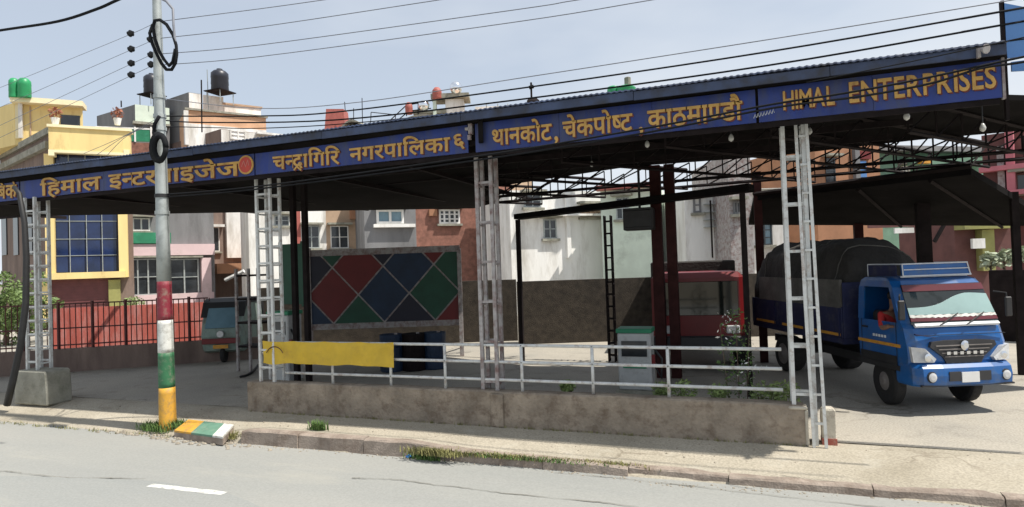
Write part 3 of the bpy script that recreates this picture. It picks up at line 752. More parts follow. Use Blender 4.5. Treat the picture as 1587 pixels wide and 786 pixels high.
# wires
def wire(label, pts, r, m, y=PYY, sub=6, name='overhead_wire', group='overhead wires'):
    P = [OY(a_, b_, y if i_ or y < 7 else PYY) for i_, (a_, b_) in enumerate(pts)]
    if y > 8.5: P.append(P[-1]+(P[-1]-P[-2]).normalized()*22)      # runs on towards the next pole
    # smooth through the points
    out = []
    for i in range(len(P)-1):
        p0 = P[max(i-1, 0)]; p1 = P[i]; p2 = P[i+1]; p3 = P[min(i+2, len(P)-1)]
        for k in range(sub):
            t = k/sub; out.append(.5*((2*p1)+(p2-p0)*t+(2*p0-5*p1+4*p2-p3)*t*t+(3*p1-p0-3*p2+p3)*t**3))
    out.append(P[-1])
    o = MB().tube(out, r, 5).build(name, m, smooth=True)
    return tag(o, label, 'wire', group)
wire('highest thin wire rising right from the pole top', [(243, 34), (400, 14), (515, -2), (700, -28)], .0065, M['wire'])
wire('second thin wire rising right from the pole top', [(243, 60), (400, 42), (680, 0), (900, -34)], .0065, M['wire'])
wire('third thin wire rising right and leaving the top near the middle', [(244, 84), (400, 70), (800, 15), (895, 0), (1150, -38)], .0065, M['wire'])
wire('fourth thin wire rising right and leaving the top right of the middle', [(245, 101), (400, 88), (800, 34), (1010, 0), (1250, -40)], .0065, M['wire'])
wire('thin grey wire that leaves the top at the right corner', [(246, 152), (400, 168), (560, 158), (800, 122), (1187, 62), (1557, 2), (1700, -22)], .0065, M['wire'])
wire('upper thick black cable passing above the canopy edge', [(247, 180), (400, 180), (520, 174), (800, 138), (1187, 81), (1587, 12), (1800, -26)], .0135, M['cable'], y=9.0)
wire('lower thick black cable just above the canopy edge', [(248, 186), (320, 190), (520, 186), (800, 155), (1187, 102), (1587, 33), (1800, -4)], .0135, M['cable'], y=9.0)
wire('thin cable sagging across the white house behind the pole', [(248, 196), (330, 198), (400, 199), (520, 193), (700, 176), (900, 150)], .009, M['cable'], y=9.0)
wire('thin cable crossing the blue hoarding at the right edge', [(1250, 128), (1400, 98), (1587, 58), (1750, 20)], .007, M['cable'])
wire('upper black telephone cable crossing the letters HIMAL', [(250, 302), (400, 289), (735, 243), (1000, 199), (1195, 162), (1300, 146), (1420, 124), (1587, 88), (1750, 56)], .014, M['cable'], y=8.212)
wire('lower black telephone cable crossing the letters ENTERPRISES', [(250, 306), (400, 293), (735, 249), (1000, 206), (1195, 168), (1330, 150), (1440, 130), (1520, 106), (1587, 96), (1750, 66)], .014, M['cable'], y=8.212)
wire('thick black cable across the top left corner of the sky', [(-120, 66), (0, 47), (90, 33), (150, 14), (182, 0), (260, -34)], .022, M['cable'], y=6.6)
for i, (a_, b_, c_, d_) in enumerate(((243, 32, 0, 136), (243, 60, -40, 184), (243, 82, -80, 232), (243, 99, -120, 270))):
    wire(['topmost', 'second', 'third', 'lowest'][i]+' thin wire running down left from the pole through an insulator', [(a_, b_), ((203 if i == 0 else 204), IN[i][1]), (c_, d_)], .0042, M['wire'], group='overhead wires left of the pole')
# short wires dropping over the yellow house towards the pole
for i, (a_, b_, c_, d_) in enumerate(((130, 238, 247, 182), (150, 240, 247, 186), (165, 242, 247, 190))):
    wire('%s of three service wires slanting across the yellow parapet' % ['left', 'middle', 'right'][i], [(a_, b_), (190+i*4, 212-i*1), (c_, d_)], .0045, M['wire'], group='service wires')
# black leaning pipe at left
pts = [OY(a_, b_, 8.0) for a_, b_ in ((11, 628), (20, 590), (32, 535), (40, 470), (41, 400), (38, 345), (30, 300), (22, 290))]
o = MB().tube(pts, [.062, .062, .06, .058, .055, .05, .045, .04], 8).build('black_pipe', M['black'], smooth=True)
tag(o, 'bent black plastic pipe leaning from the pavement up to the canopy left of the plinth', 'pipe')
# black hose near the second column
q = [OZ(*a_, .03) for a_ in ((372, 584), (382, 582), (392, 576), (400, 566))]
tag(MB().tube(q, .03, 6).build('hose', M['black'], smooth=True), 'short black hose lying on the driveway beside the second column', 'hose')

# ------------------------------------------------------------------ painted slab, weeds, litter
slab = thing('painted_concrete_slab', 'tilted concrete slab painted yellow, green and white beside the pole foot', 'slab', (OZ(315, 668, 0).x, OZ(315, 668, 0).y, -.2))
c4 = [OZ(270, 667, -.08), OZ(292, 650, .0), OZ(362, 658, .02), OZ(345, 677, -.05)]
def bil(u, v): return (c4[0]*(1-u)+c4[3]*u)*(1-v)+(c4[1]*(1-u)+c4[2]*u)*v
for u0, u1, mm_, nn in ((0, .36, 'pyellow', 'yellow_face'), (.36, .80, 'pgreen', 'green_face'), (.80, 1, 'pwhite', 'white_face')):
    m_ = M[mm_] if mm_ != 'pgreen' else mat('faded_slab_green', (.12, .24, .17), .8, .15, 5, dirt=((.3, .3, .22), .3, 7))
    pts = [bil(u0, 0), bil(u1, 0), bil(u1, 1), bil(u0, 1)]
    MB().prism(pts, .03).build(nn, m_, slab)
mb = MB(); mb.prism([bil(0, 0)-V((0, 0, .032)), bil(1, 0)-V((0, 0, .032)), bil(1, 1)-V((0, 0, .032)), bil(0, 1)-V((0, 0, .032))], .10); mb.build('broken_base', M['kerb'], slab)
def weed(label, px_, py_, z, rx, ry, n, h, m, grp='weeds along the kerb', name='weed'):
    c_ = OZ(px_, py_, z); mb = MB(); blades(mb, c_.x, c_.y, z-.03, rx, ry, n, h); 
    return tag(mb.build(name, M[m]), label, 'weed', grp)
weed('dense green weeds round the yellow foot of the pole', 246, 664, -.13, .17, .07, 500, .16, 'grass')
weed('low weeds between the pole foot and the painted slab', 272, 657, -.06, .1, .07, 260, .12, 'grass')
weed('dry weeds at the right end of the painted slab', 362, 676, -.12, .07, .04, 150, .11, 'grassd')
weed('single green tuft on the kerb left of the wall middle', 494, 666, -.005, .07, .03, 300, .17, 'grass')
tag(MB().add([], []).build('x', M['grass']) if False else blades(blades(blades(blades(MB(), *[OZ(672, 702, -.06).x, OZ(672, 702, -.06).y+.05, -.10], .20, .04, 800, .09), OZ(760, 704, -.07).x, OZ(760, 704, -.07).y, -.10, .35, .03, 900, .055), OZ(850, 711, -.08).x, OZ(850, 711, -.08).y, -.11, .35, .03, 800, .05), OZ(940, 718, -.09).x, OZ(940, 718, -.09).y, -.12, .2, .03, 600, .06).build('verge_grass', M['grassd']), kind='stuff')
tag(blades(blades(MB(), OZ(660, 710, -.19).x, OZ(660, 710, -.19).y-.02, -.215, .13, .025, 400, .13), OZ(800, 708, -.07).x, OZ(800, 708, -.07).y, -.10, .5, .025, 500, .05).build('verge_grass_green', M['grass']), kind='stuff')
def litter(label, px_, py_, s, m, z=-.19):
    c_ = OZ(px_, py_, z); mb = MB(); n = 7
    ring = [(c_.x+s*math.cos(6.28*i/n)*random.uniform(.6, 1.2), c_.y+s*.6*math.sin(6.28*i/n)*random.uniform(.6, 1.2), z+random.uniform(0, s*.3)) for i in range(n)]
    mb.add(ring+[(c_.x, c_.y, z+s*.8), (c_.x, c_.y, z)], [(i, (i+1) % n, n) for i in range(n)]+[((i+1) % n, i, n+1) for i in range(n)])
    return tag(mb.build('litter', M[m]), label, 'litter')
litter('crumpled blue plastic wrapper in the gutter', 634, 709, .06, 'litterblue')
litter('crumpled red plastic wrapper in the gutter', 620, 705, .06, 'litterred')
litter('scrap of white paper in the gutter left of the tuft', 412, 686, .06, 'paper')
litter('scrap of white paper in the gutter before the wrappers', 586, 703, .05, 'paper')
litter('small white scrap on the gutter at the right', 1056, 741, .035, 'paper')

ps = [(random.uniform(-13, 3.5), random.uniform(7.9, 8.65), .3, .05, .0) for _ in range(40)]
mb = MB()
for _ in range(260):
    x_ = random.uniform(-8.3, .7); blades(mb, x_, WY-.02, -.01, .02, .006, random.choice((1, 2, 5)), .05, .004)
tag(mb.build('wall_foot_grass', M['grassd']), kind='stuff')
mb = MB()
for _ in range(420):
    x_ = random.uniform(-13, 6); y_ = random.uniform(8.0, 8.7) if x_ < .8 else random.uniform(8.2, 12); r_ = random.uniform(.004, .014)
    mb.lathe((x_, y_, -.012 if y_ > 8.5 else edge(x_)*max(0, (8.5-y_)/.85)-.01), [(r_, 0), (r_*1.1, r_*.6), (r_*.4, r_*1.3)], 5)
tag(mb.build('loose_stones', M['grit']), kind='stuff')
mb = MB()
for _ in range(70):
    x_ = random.uniform(-13.5, -8.9); c_y = KY+random.gauss(-.02, .03); blades(mb, x_, c_y, -.21, .03, .02, 6, .06, .005)
tag(mb.build('dry_edge_grass', M['grassd']), kind='stuff')

# ------------------------------------------------------------------ fence on the left
fa = OZ(-80, 590, 0); fb = OZ(324, 561, 0); fc = OZ(402, 556, 0)
fence = thing('iron_fence', 'dark iron bar fence on a low cement wall with red sheeting behind', 'fence', tuple((fa+fb)/2))
def seg(a, b, z0, z1, th, off=0):
    d = (b-a).normalized(); n_ = V((-d.y, d.x, 0))
    p_ = [a+n_*off, b+n_*off, b+n_*(off+th), a+n_*(off+th)]
    return MB().prism([(q.x, q.y, z1) for q in p_], z1-z0)
wz = CAM.z-(538-437)*(V((fb-CAM)).dot(fw))/FPX
wz = .62
fd = (fb-fa).normalized()
seg(fa, fc, -.02, wz, .22).build('low_wall', M['brownwall'], fence)
rs_ = seg(fa+(fb-fa)*.24, fb, .10, 1.62, .05, 2.3).build('boundary_wall', M['salmon']); tag(rs_, 'sunlit red painted boundary wall seen through the bars of the iron fence', 'wall')
for z_ in (wz+.10, wz+.55, wz+1.20):
    seg(fa, fb, z_-.018, z_+.018, .03, .05).build('rail', M['darkred'], fence)
nb = 46
Lf = (fb-fa).length
for i in range(nb+1):
    q = fa+(fb-fa)*i/nb
    big = i % 6 == 0
    r_ = .028 if big else .009
    MB().box((q.x-r_, q.y+.06-r_+.0, wz-.01), (q.x+r_, q.y+.06+r_, wz+(1.26 if big else 1.2))).build('bar' if not big else 'fence_post', M['darkred'], fence)

# trees at the left edge behind the fence
t = thing('leafy_tree', 'bushy green tree behind the fence at the left edge', 'tree', (OD(5, 500, 24).x, OD(5, 500, 24).y, 0))
c_ = OD(8, 466, 24); mb = MB()
for _ in range(30): leaves(mb, (c_.x+random.gauss(-.3, .8), c_.y+random.gauss(0, .6), 1.35+random.gauss(0, .65)), (.45, .45, .35), 160, .09)
mb.build('crown', M['leafm'], t)
MB().tube([(c_.x, c_.y, 0), (c_.x+.1, c_.y, 1.0), (c_.x, c_.y+.1, 2.0)], [.1, .08, .03], 8).build('trunk', M['bark'], t)
t = thing('round_shrub', 'small round yellow-green shrub behind the fence before the pink wall', 'shrub', tuple(V((OD(206, 480, 25).x, OD(206, 480, 25).y, 0))))
c_ = OD(206, 472, 25); mb = MB(); leaves(mb, (c_.x, c_.y, c_.z-.1), (.5, .5, .45), 500, .07); mb.build('foliage', M['leafl'], t)
MB().tube([(c_.x, c_.y, 0), (c_.x, c_.y, c_.z)], .04, 6).build('stem', M['bark'], t)

# ------------------------------------------------------------------ buildings
class Fac:      # a vertical facade plane from A to B, outward normal towards the road
    def __init__(s, A, B):
        s.A = V((A.x, A.y, 0)); s.B = V((B.x, B.y, 0)); s.d = (s.B-s.A).normalized(); s.L = (s.B-s.A).length
        n = V((s.d.y, -s.d.x, 0))
        if n.dot(V((0, 0, 0))-s.A) < 0: n = -n
        s.n = n
    def at(s, px_, py_):
        r = ray(px_, py_); t = (s.A-CAM).dot(s.n)/r.dot(s.n); p = CAM+r*t
        return (p-s.A).dot(s.d), p.z
    def box(s, mb, s0, s1, z0, z1, o0, o1):
        pts = [s.A+s.d*s0+s.n*o1, s.A+s.d*s1+s.n*o1, s.A+s.d*s1+s.n*o0, s.A+s.d*s0+s.n*o0]
        return mb.prism([(p.x, p.y, z1) for p in pts], z1-z0)
    def pxbox(s, x0, y0, x1, y1, o0, o1, mb=None):
        mb = mb or MB(); a = s.at(x0, y0); b = (s.at(x1, y0)[0], s.at(x0, y1)[1])
        return s.box(mb, min(a[0], b[0]), max(a[0], b[0]), min(a[1], b[1]), max(a[1], b[1]), o0, o1)
    def window(s, root, x0, y0, x1, y1, nx=2, ny=1, fm='white', gm='glass', fw_=.06, out=.05, hood=True):
        a = s.at(x0, (y0+y1)/2)[0]; b = s.at(x1, (y0+y1)/2)[0]; za = s.at((x0+x1)/2, y1)[1]; zb = s.at((x0+x1)/2, y0)[1]
        mb = MB()
        s.box(mb, a, b, zb-fw_, zb, .0, out); s.box(mb, a, b, za, za+fw_, 0, out)
        s.box(mb, a, a+fw_, za+fw_, zb-fw_, 0, out-.003); s.box(mb, b-fw_, b, za+fw_, zb-fw_, 0, out-.003)
        for i in range(1, nx):
            q = a+(b-a)*i/nx; s.box(mb, q-fw_/2, q+fw_/2, za+fw_, zb-fw_, 0, out-.006)
        for j in range(1, ny):
            q = za+(zb-za)*j/ny; s.box(mb, a+fw_, b-fw_, q-fw_/3, q+fw_/3, 0, out-.01)
        fr = mb.build('window', M[fm], root)
        if hood: s.box(MB(), a-.12, b+.12, za-.12, za-.005, 0, .20).build('sill', M['conc'], fr)
        if hood: s.box(MB(), a-.18, b+.18, zb+.05, zb+.16, 0, .45).build('hood', M['conc'], fr)
        for i in range(nx):
            for j in range(ny):
                s.box(MB(), a+(b-a)*i/nx+.02, a+(b-a)*(i+1)/nx-.02, za+(zb-za)*j/ny+.02, za+(zb-za)*(j+1)/ny-.02, .003, .012).build('pane', M[gm], fr)
        return fr
def block(root, pts, z1, m, name='wall', z0=0):
    return MB().prism([(p.x, p.y, z1) for p in pts], z1-z0).build(name, M[m], root)
def building(label, Z, pix, depth, m, name='house', wall='wall'):
    """pix: photo pixels of the roof corners; two (facade) or three (far side corner, near corner, facade end)"""
    if len(pix) == 3:
        Cc, A, B = [OZ(a, b, Z) for a, b in pix]
        D = B+(Cc-A)
        pts = [Cc, A, B, D]
    else:
        A, B = [OZ(a, b, Z) for a, b in pix]
        d = (B-A).normalized(); n = V((-d.y, d.x, 0))
        if n.dot(A) < 0: n = -n
        pts = [A, B, B+n*depth, A+n*depth]
    root = thing(name, label, 'building', ((A.x+B.x)/2, (A.y+B.y)/2, 0))
    block(root, pts, Z, m, wall)
    return root, Fac(A, B), pts

# --- A: yellow house with blue curtain glass
ZA = 10.2
r, F, P = building('yellow and brown three storey house with blue glass front behind the fence', ZA, [(0, 243), (80, 200), (203, 207)], 0, 'brownwall')
sideF = Fac(P[0], P[1])
# projecting yellow parapet
F.pxbox(80, 201, 203, 236, -.05, .75).build('parapet', M['yellow'], r)
F.pxbox(78, 197.5, 206, 201.5, -.1, .85).build('parapet_coping', M['cream'], r)
F.pxbox(80, 236, 203, 240, .35, .78).build('scalloped_edge', M['cream'], r)
for xx in (80, 194): F.pxbox(xx, 236, xx+9, 245, .2, .79).build('corbel', M['cream'], r)
F.pxbox(84, 240, 196, 428, -.05, .02).build('facade_backing', M['hoardnavy'], r)
gx = [86, 106, 132, 156, 181]; gy = [240, 262, 285, 308, 343, 371, 397, 423]
gw = thing and None
for i in range(4):
    for j in range(len(gy)-1):
        F.pxbox(gx[i]+1, gy[j]+1, gx[i+1]-.6, gy[j+1]-.6, .03, .05+random.uniform(0, .015)).build('pane', M['glassblue'], r)
for xx in gx[1:-1]: F.pxbox(xx-.4, 240, xx+.6, 424, .03, .10).build('mullion', M['galv'], r)
for yy in (343, 371, 397): F.pxbox(86, yy-.5, 181, yy+.4, .03, .09).build('transom', M['galv'], r)
F.pxbox(70, 240, 84, 430, -.05, .35).build('pilaster', M['yellow'], r)
F.pxbox(182, 240, 196, 430, -.05, .35).build('pilaster', M['yellow'], r)
F.pxbox(68, 424, 196, 434, -.05, .55).build('sill_beam', M['yellow'], r)
F.pxbox(66, 434, 77, 500, -.05, .3).build('pilaster', M['yellow'], r)
F.pxbox(169, 434, 187, 500, -.05, .3).build('pilaster', M['olive'], r)
sh = F.pxbox(77, 434, 168, 502, .0, .05).build('shutter', M['shutter'], r)
for j in range(14):
    yy = 438+j*4.4; F.pxbox(77.5, yy, 167.5, yy+2.2, .05, .075).build('slat', M['shutter'], sh)
# side wall floor bands and rough openings
for (a_, b_, c_, d_) in ((0, 252, 79, 221),):
    s0, z_0 = sideF.at(0, 257); s1, z_1 = sideF.at(79, 224)
    zc = (z_0+z_1)/2
    sideF.box(MB(), s0-3, s1, zc-.3, zc+.05, 0, .25).build('floor_band', M['conc'], r)
    sideF.box(MB(), s0-3, s1, ZA-.22, ZA+.12, 0, .14).build('roof_band', M['conc'], r)
for (x0, x1_) in ((4, 12), (22, 30), (44, 52)):
    s0, zt = sideF.at(x0, 345); s1, zb = sideF.at(x1_, 395)
    sideF.box(MB(), s0, s1, zb, zt+.3, .0, .06).build('window', M['glass'], r)
# roof room behind the parapet
q1, q2, q3 = OZ(-60, 184, 12.6), OZ(22, 159, 12.6), OZ(128, 166, 12.6)
block(r, [q1, q2, q3, q3+(q1-q2)], 12.6, 'yellow', 'roof_room', ZA)
F2 = Fac(q2, q3)
F2.pxbox(20, 153, 131, 161, -.6, .6).build('roof_slab', M['cream'], r)
F2.pxbox(94, 178, 124, 200, 0, .05).build('window', M['glass'], r)
F2.pxbox(30, 160, 36, 215, .1, .3).build('white_pipe', M['housewhite'], r)
F2.pxbox(24, 160, 30, 215, 0, .12).build('pilaster', M['cream'], r)
F2.pxbox(46, 165, 48, 210, 0, .06).build('drain_pipe', M['tan'], r)
# green tanks
for i, (xa, xb) in enumerate(((15, 29), (29, 47))):
    a_ = OZ((xa+xb)/2, 152, 12.75); dist = (a_-CAM).dot(fw); rr = (xb-xa)/2*dist/FPX; hh = 31*dist/FPX
    o = MB().lathe(a_, [(rr*.96, 0), (rr, .05), (rr*.97, hh*.3), (rr, hh*.32), (rr*.97, hh*.6), (rr, hh*.63), (rr*.96, hh*.85), (rr*.6, hh*.97), (rr*.3, hh)], 20).build('water_tank', M['greentank'], smooth=True)
    tag(o, ['left green water tank on the yellow roof room', 'right, wider green water tank on the yellow roof room'][i], 'water tank', 'green rooftop tanks')
# flower pots on the parapet
for i, px_ in enumerate((89, 184)):
    s_, z_ = F.at(px_, 197)
    p_ = F.A+F.d*s_+F.n*.5+V((0, 0, z_))
    t = thing('flower_pot', ['potted plant with reddish leaves at the left of the yellow parapet', 'potted plant at the right of the yellow parapet'][i], 'potted plant', tuple(p_))
    MB().lathe(p_, [(.13, 0), (.2, .35)], 10).build('pot', M['housewhite'], t)
    leaves(MB(), p_+V((0, 0, .6)), (.3, .3, .35), 120, .09).build('foliage', mat('red_leaf', (.30, .10, .05), .7, .4, 6), t)

# --- B1 / B2: grey cement building with water tanks
r, F, P = building('grey cement building with mint front behind the yellow house', 16.0, [(150, 180), (209, 162), (262, 168)], 0, 'greycem')
F.pxbox(209, 162, 262, 189, -.02, .06).build('front_panel', M['mint'], r)
F.pxbox(205, 189, 262, 193, -.02, .5).build('floor_slab', M['conc'], r)
s_ = OZ(188, 166, 16.0); MB().tube([s_, s_+V((0, 0, .5))], .05, 6).build('rebar_post', M['steel'], r)
r2, G, P2 = building('tall white and grey house with tan band behind the pole', 17.0, [(248, 158), (292, 143), (313, 146)], 0, 'greycem')
G.pxbox(292.5, 144, 312, 168, -.02, .06).build('front_panel', M['housewhite'], r2)
A2 = OZ(289, 168, 15.0); B2 = OZ(412, 181, 15.0); d = (B2-A2).normalized(); nn = V((-d.y, d.x, 0)); nn = nn if nn.dot(A2) > 0 else -nn
block(r2, [A2, B2, B2+nn*7, A2+nn*7], 15.0, 'tanwarm', 'main_wall')
G2 = Fac(A2, B2)
G2.pxbox(289, 191, 412, 235, 0, .10).build('white_storey', M['housewhite'], r2)
G2.pxbox(286, 167, 414, 170, -.1, .15).build('slab_edge', M['conc'], r2)
G2.pxbox(284, 172, 291, 225, 0, .3).build('corner_pier', M['housewhite'], r2)
for x0, y0, x1_, y1_ in ((330, 150, 347, 170), (347, 160, 404, 176)):
    a_ = OD(x0, y0, (A2-CAM).dot(fw)+2.5)
    pass
G3 = Fac(A2+nn*1.5, B2+nn*1.5)
G3.pxbox(315, 147, 346, 176, -.3, 0).build('stair_head', M['housewhite'], r2)
G3.pxbox(346, 161, 404, 180, -.3, 0).build('roof_parapet', M['housewhite'], r2)
G3.pxbox(345, 159, 406, 161.5, -.4, .1).build('parapet_coping', M['tan'], r2)
def tank_on_stand(label, x0, x1_, y0, y1_, ys_, dist, m='blacktank'):
    c_ = OD((x0+x1_)/2, y1_, dist); rr = (x1_-x0)/2*dist/FPX; hh = (y1_-y0)*dist/FPX; st_h = (ys_-y1_)*dist/FPX
    t = thing('water_tank', label, 'water tank', tuple(c_-V((0, 0, st_h))), 0, 'rooftop water tanks')
    MB().lathe(c_, [(rr*.95, 0), (rr, .06), (rr*.96, hh*.28), (rr, hh*.31), (rr*.96, hh*.56), (rr, hh*.59), (rr*.97, hh*.8), (rr*.7, hh*.9), (rr*.35, hh*.95), (rr*.33, hh)], 20).build('tank', M[m], t, smooth=True)
    MB().box((c_.x-rr*1.25, c_.y-rr*1.25, c_.z-.08), (c_.x+rr*1.25, c_.y+rr*1.25, c_.z-.01)).build('platform', M['steel'], t)
    for sx in (-1, 1):
        for sy in (-1, 1):
            MB().tube([(c_.x+sx*rr, c_.y+sy*rr, c_.z-.08), (c_.x+sx*rr, c_.y+sy*rr, c_.z-st_h)], .035, 5).build('leg', M['galv'], t)
    return t
tank_on_stand('black water tank on a thin stand directly left behind the pole', 224, 247, 114, 147, 166, (F.A-CAM).dot(fw)+1.5)
tank_on_stand('black water tank on a stand above the white house right of the pole', 328, 354, 107, 142, 162, (A2-CAM).dot(fw)+2)
q = OD(313, 205, (A2-CAM).dot(fw)-1)
tag(MB().tube([q, OD(312, 124, (A2-CAM).dot(fw)-1)], .05, 6).build('metal_pipe', M['steel']), 'thin upright pipe in front of the white house right of the pole', 'pipe')
q = OD(323, 170, (A2-CAM).dot(fw)+2)
tag(MB().tube([q, OD(321, 108, (A2-CAM).dot(fw)+2)], .03, 6).build('metal_pipe', M['galv']), 'thin pale pipe beside the black tank on the white house', 'pipe')
# B3 lower house with brown side
r, F, P = building('lower house with brown side wall and white front with blue window', 13.2, [(256, 226), (342, 200), (470, 214)], 0, 'brownwall')
F.pxbox(342.5, 201, 470, 330, -.02, .05).build('front_wall', M['housewhite'], r)
F.window(r, 356, 196.5+6, 381, 217, 2, 2, 'housewhite', 'glassc', .1, .12, hood=False)
F.pxbox(395, 206, 470, 209, 0, .6).build('slab', M['housewhite'], r)
# green rail and brick band
r, F, P = building('brick house with green sheet railing between the yellow house and the pole', 12.9, [(150, 219), (236, 222)], 6, 'brick')
F.pxbox(150, 198, 234, 217, -.05, .02).build('green_sheet', M['greenpaint'], r)
F.pxbox(148, 195.5, 236, 198, -.06, .04).build('rail', M['housewhite'], r)
for xx in (150, 180, 208, 233): F.pxbox(xx, 197, xx+2.5, 220, .02, .08).build('post', M['housewhite'], r)

# --- middle distance, seen above the canopy
r, F, P = building('low brown roofed house seen just above the canopy in the middle', 12.6, [(512, 200), (770, 172)], 9, 'tan')
for (x0, y0, x1_, y1_) in ((528, 186, 566, 200), (617, 178, 690, 190)):
    n = 10; a0 = F.at(x0, y1_); a1 = F.at(x1_, y1_); zt = F.at((x0+x1_)/2, y0)[1]
    vs = []
    for i in range(n+1):
        u = i/n; s_ = a0[0]+(a1[0]-a0[0])*u; z_ = 12.5+(zt-12.5)*math.sin(math.pi*u)
        p1 = F.A+F.d*s_+F.n*.2; p2 = F.A+F.d*s_-F.n*5
        vs += [(p1.x, p1.y, z_), (p2.x, p2.y, z_), (p2.x, p2.y, z_-.15), (p1.x, p1.y, z_-.15)]
    MB().add(vs, [(4*i+k, 4*i+4+k, 4*i+4+(k+1) % 4, 4*i+(k+1) % 4) for i in range(n) for k in range(4)]).build('arched_roof', M['conc'], r)
dist = (F.A-CAM).dot(fw)
def rail_poly(label, pts, r_=.04, m='steel', dd=0, name='roof_railing', cat='railing'):
    mb = MB()
    for pl_ in pts:
        for i in range(len(pl_)-1):
            mb.tube([OD(*pl_[i], dist+dd), OD(*pl_[i+1], dist+dd)], r_, 5)
    return tag(mb.build(name, M[m]), label, cat)
rail_poly('thin metal roof railing right of the red tank on the middle house', [[(562, 204), (561, 152)], [(574, 202), (575, 174), (613, 178), (612, 200)], [(535, 172), (534, 158)], [(548, 190), (548, 168)]], .03, 'steel')
rail_poly('slanting iron staircase railing leading up to the middle rooftop tanks', [[(603, 188), (630, 163), (648, 160)], [(612, 190), (634, 172), (668, 168)], [(630, 163), (630, 180)], [(648, 160), (648, 178)]], .04, 'steel', name='stair_railing')
c_ = OD(523, 188, dist+1)
o = MB().loft([[c_+RT*(sx*w_)+V((0, 0, z_))+fw*(sy*w_) for sx, sy in ((-1, -1), (1, -1), (1, 1), (-1, 1))] for w_, z_ in ((.95, -1.6), (.72, -.6), (.62, .75))]).build('chimney_tower', M['redtank'])
tag(o, 'square faded red tower tapering upward at the left of the middle rooftops', 'tower')
def simple_tank(label, x0, x1_, y0, y1_, m, dd=0, ball=False):
    dst = dist+dd; c_ = OD((x0+x1_)/2, y1_, dst); rr = (x1_-x0)/2*dst/FPX; hh = (y1_-y0)*dst/FPX
    if ball:
        n = 10; prof = [(max(.02, math.sin(math.pi*i/n))*rr, hh/2-math.cos(math.pi*i/n)*hh/2) for i in range(n+1)]
    else: prof = [(rr*.9, 0), (rr, .08), (rr*.94, hh*.4), (rr, hh*.45), (rr*.95, hh*.75), (rr*.5, hh)]
    return tag(MB().lathe(c_, prof, 18).build('water_tank', M[m], smooth=True), label, 'water tank', 'tanks on the middle rooftops')
simple_tank('small red water tank beside the lower shiny steel tank', 628, 640, 159, 177, 'redtank')
simple_tank('lower shiny steel ball tank above the middle of the canopy', 648, 666, 155, 173, 'shine', 0, True)
simple_tank('upper red water tank at the left of the concrete slab', 670, 685, 136, 154, 'redtank')
simple_tank('upper shiny steel ball tank standing on the concrete slab', 697, 717, 126, 147, 'shine', 0, True)
t = thing('concrete_tank_stand', 'concrete slab on pale walls carrying the upper tanks', 'stand', tuple(OD(702, 190, dist+.5)))
mb = MB(); a_ = OD(686, 153, dist+.2); b_ = OD(727, 151, dist+.2); d_ = (b_-a_); 
FT = Fac(a_, b_); FT.pxbox(668, 147, 727, 154, -1.5, .3).build('slab', M['conc'], t)
FT.pxbox(690, 154, 718, 185, -1.2, 0).build('wall', M['housewhite'], t)
FT.pxbox(671, 153, 676, 185, -.3, .2).build('pier', M['mint'], t)
FT.pxbox(640, 172, 692, 177, -1.2, .1).build('lower_slab', M['conc'], t)
t = thing('white_roof_parapet', 'white rooftop wall just above the canopy right of the tanks', 'wall', tuple(OD(765, 175, dist)))
FT.pxbox(735, 160, 790, 185, -3, -1).build('parapet', M['housewhite'], t)
for xx in (752, 770, 786): FT.pxbox(xx, 155, xx+1.5, 162, -1.2, -1.0).build('post', M['galv'], t)
t = tag(MB().tube([OD(824, 160, 30), OD(823, 128, 30)], .05, 6).tube([OD(820, 136, 30), OD(827, 134, 30)], .1, 6).build('antenna_pole', M['steel']), 'short pole with a box rising above the canopy right of the white wall', 'pole')
tag(MB().loft([[OD(826+i*0, 158, 30)+RT*(a_*w_)+V((0, 0, z_))+fw*(b_*w_) for a_, b_ in ((-1, -1), (1, -1), (1, 1), (-1, 1))] for i, (w_, z_) in enumerate(((.35, -.3), (.3, .0), (.15, .18)))]).build('roof_lump', M['steel']), 'small dark heap on the roof beyond the canopy beside the short pole', 'chimney')
c_ = OD(962, 148, 30)
o = tag(MB().lathe(c_+V((.25, 0, 0)), [(.48, -.3), (.5, 0), (.47, .25), (.5, .3), (.3, .42)], 16).lathe(c_-V((.35, 0, 0)), [(.3, -.3), (.31, .3), (.28, .45), (.14, .5)], 14).build('water_tank', M['greentank'], smooth=True), 'pair of joined green water tanks above the canopy under the thick cables', 'water tank')
tag(MB().lathe(OD(973, 135, 30), [(.10, -.6), (.10, 0), (.16, .02), (.16, .45), (.06, .5)], 10).build('vent_pipe', M['conc']), 'grey vent pipe standing by the green tanks above the canopy', 'pipe')

# --- background under the canopy
def front(label, x0, x1_, ytop, dist_, m, depth=5, name='house', zmin=None, skew=0):
    A = OD(x0, ytop, dist_); B = OD(x1_, ytop, dist_+skew); Z = (A.z+B.z)/2
    A = V((A.x, A.y, Z)); B = V((B.x, B.y, Z)); d = (B-A).normalized(); n = V((-d.y, d.x, 0)); n = n if n.dot(A) > 0 else -n
    root = thing(name, label, 'building', ((A.x+B.x)/2, (A.y+B.y)/2, 0))
    block(root, [A, B, B+n*depth, A+n*depth], Z, m)
    return root, Fac(A, B)
r, F = front('grey and pink shop house with green signboard right of the yellow house', 197, 330, 300, 36, 'greycem', skew=3)
F.pxbox(193, 361, 262, 378, 0, .5).build('signboard', M['greenpaint'], r)
F.pxbox(195, 379, 330, 397, 0, .4).build('balcony_band', M['pink'], r)
F.window(r, 197, 401, 245, 458, 3, 2, 'galv', 'glass', .08, .1)
F.window(r, 262, 401, 308, 458, 2, 2, 'galv', 'glass', .08, .1)
F.pxbox(195, 459, 330, 478, 0, .3).build('spandrel', M['pink'], r)
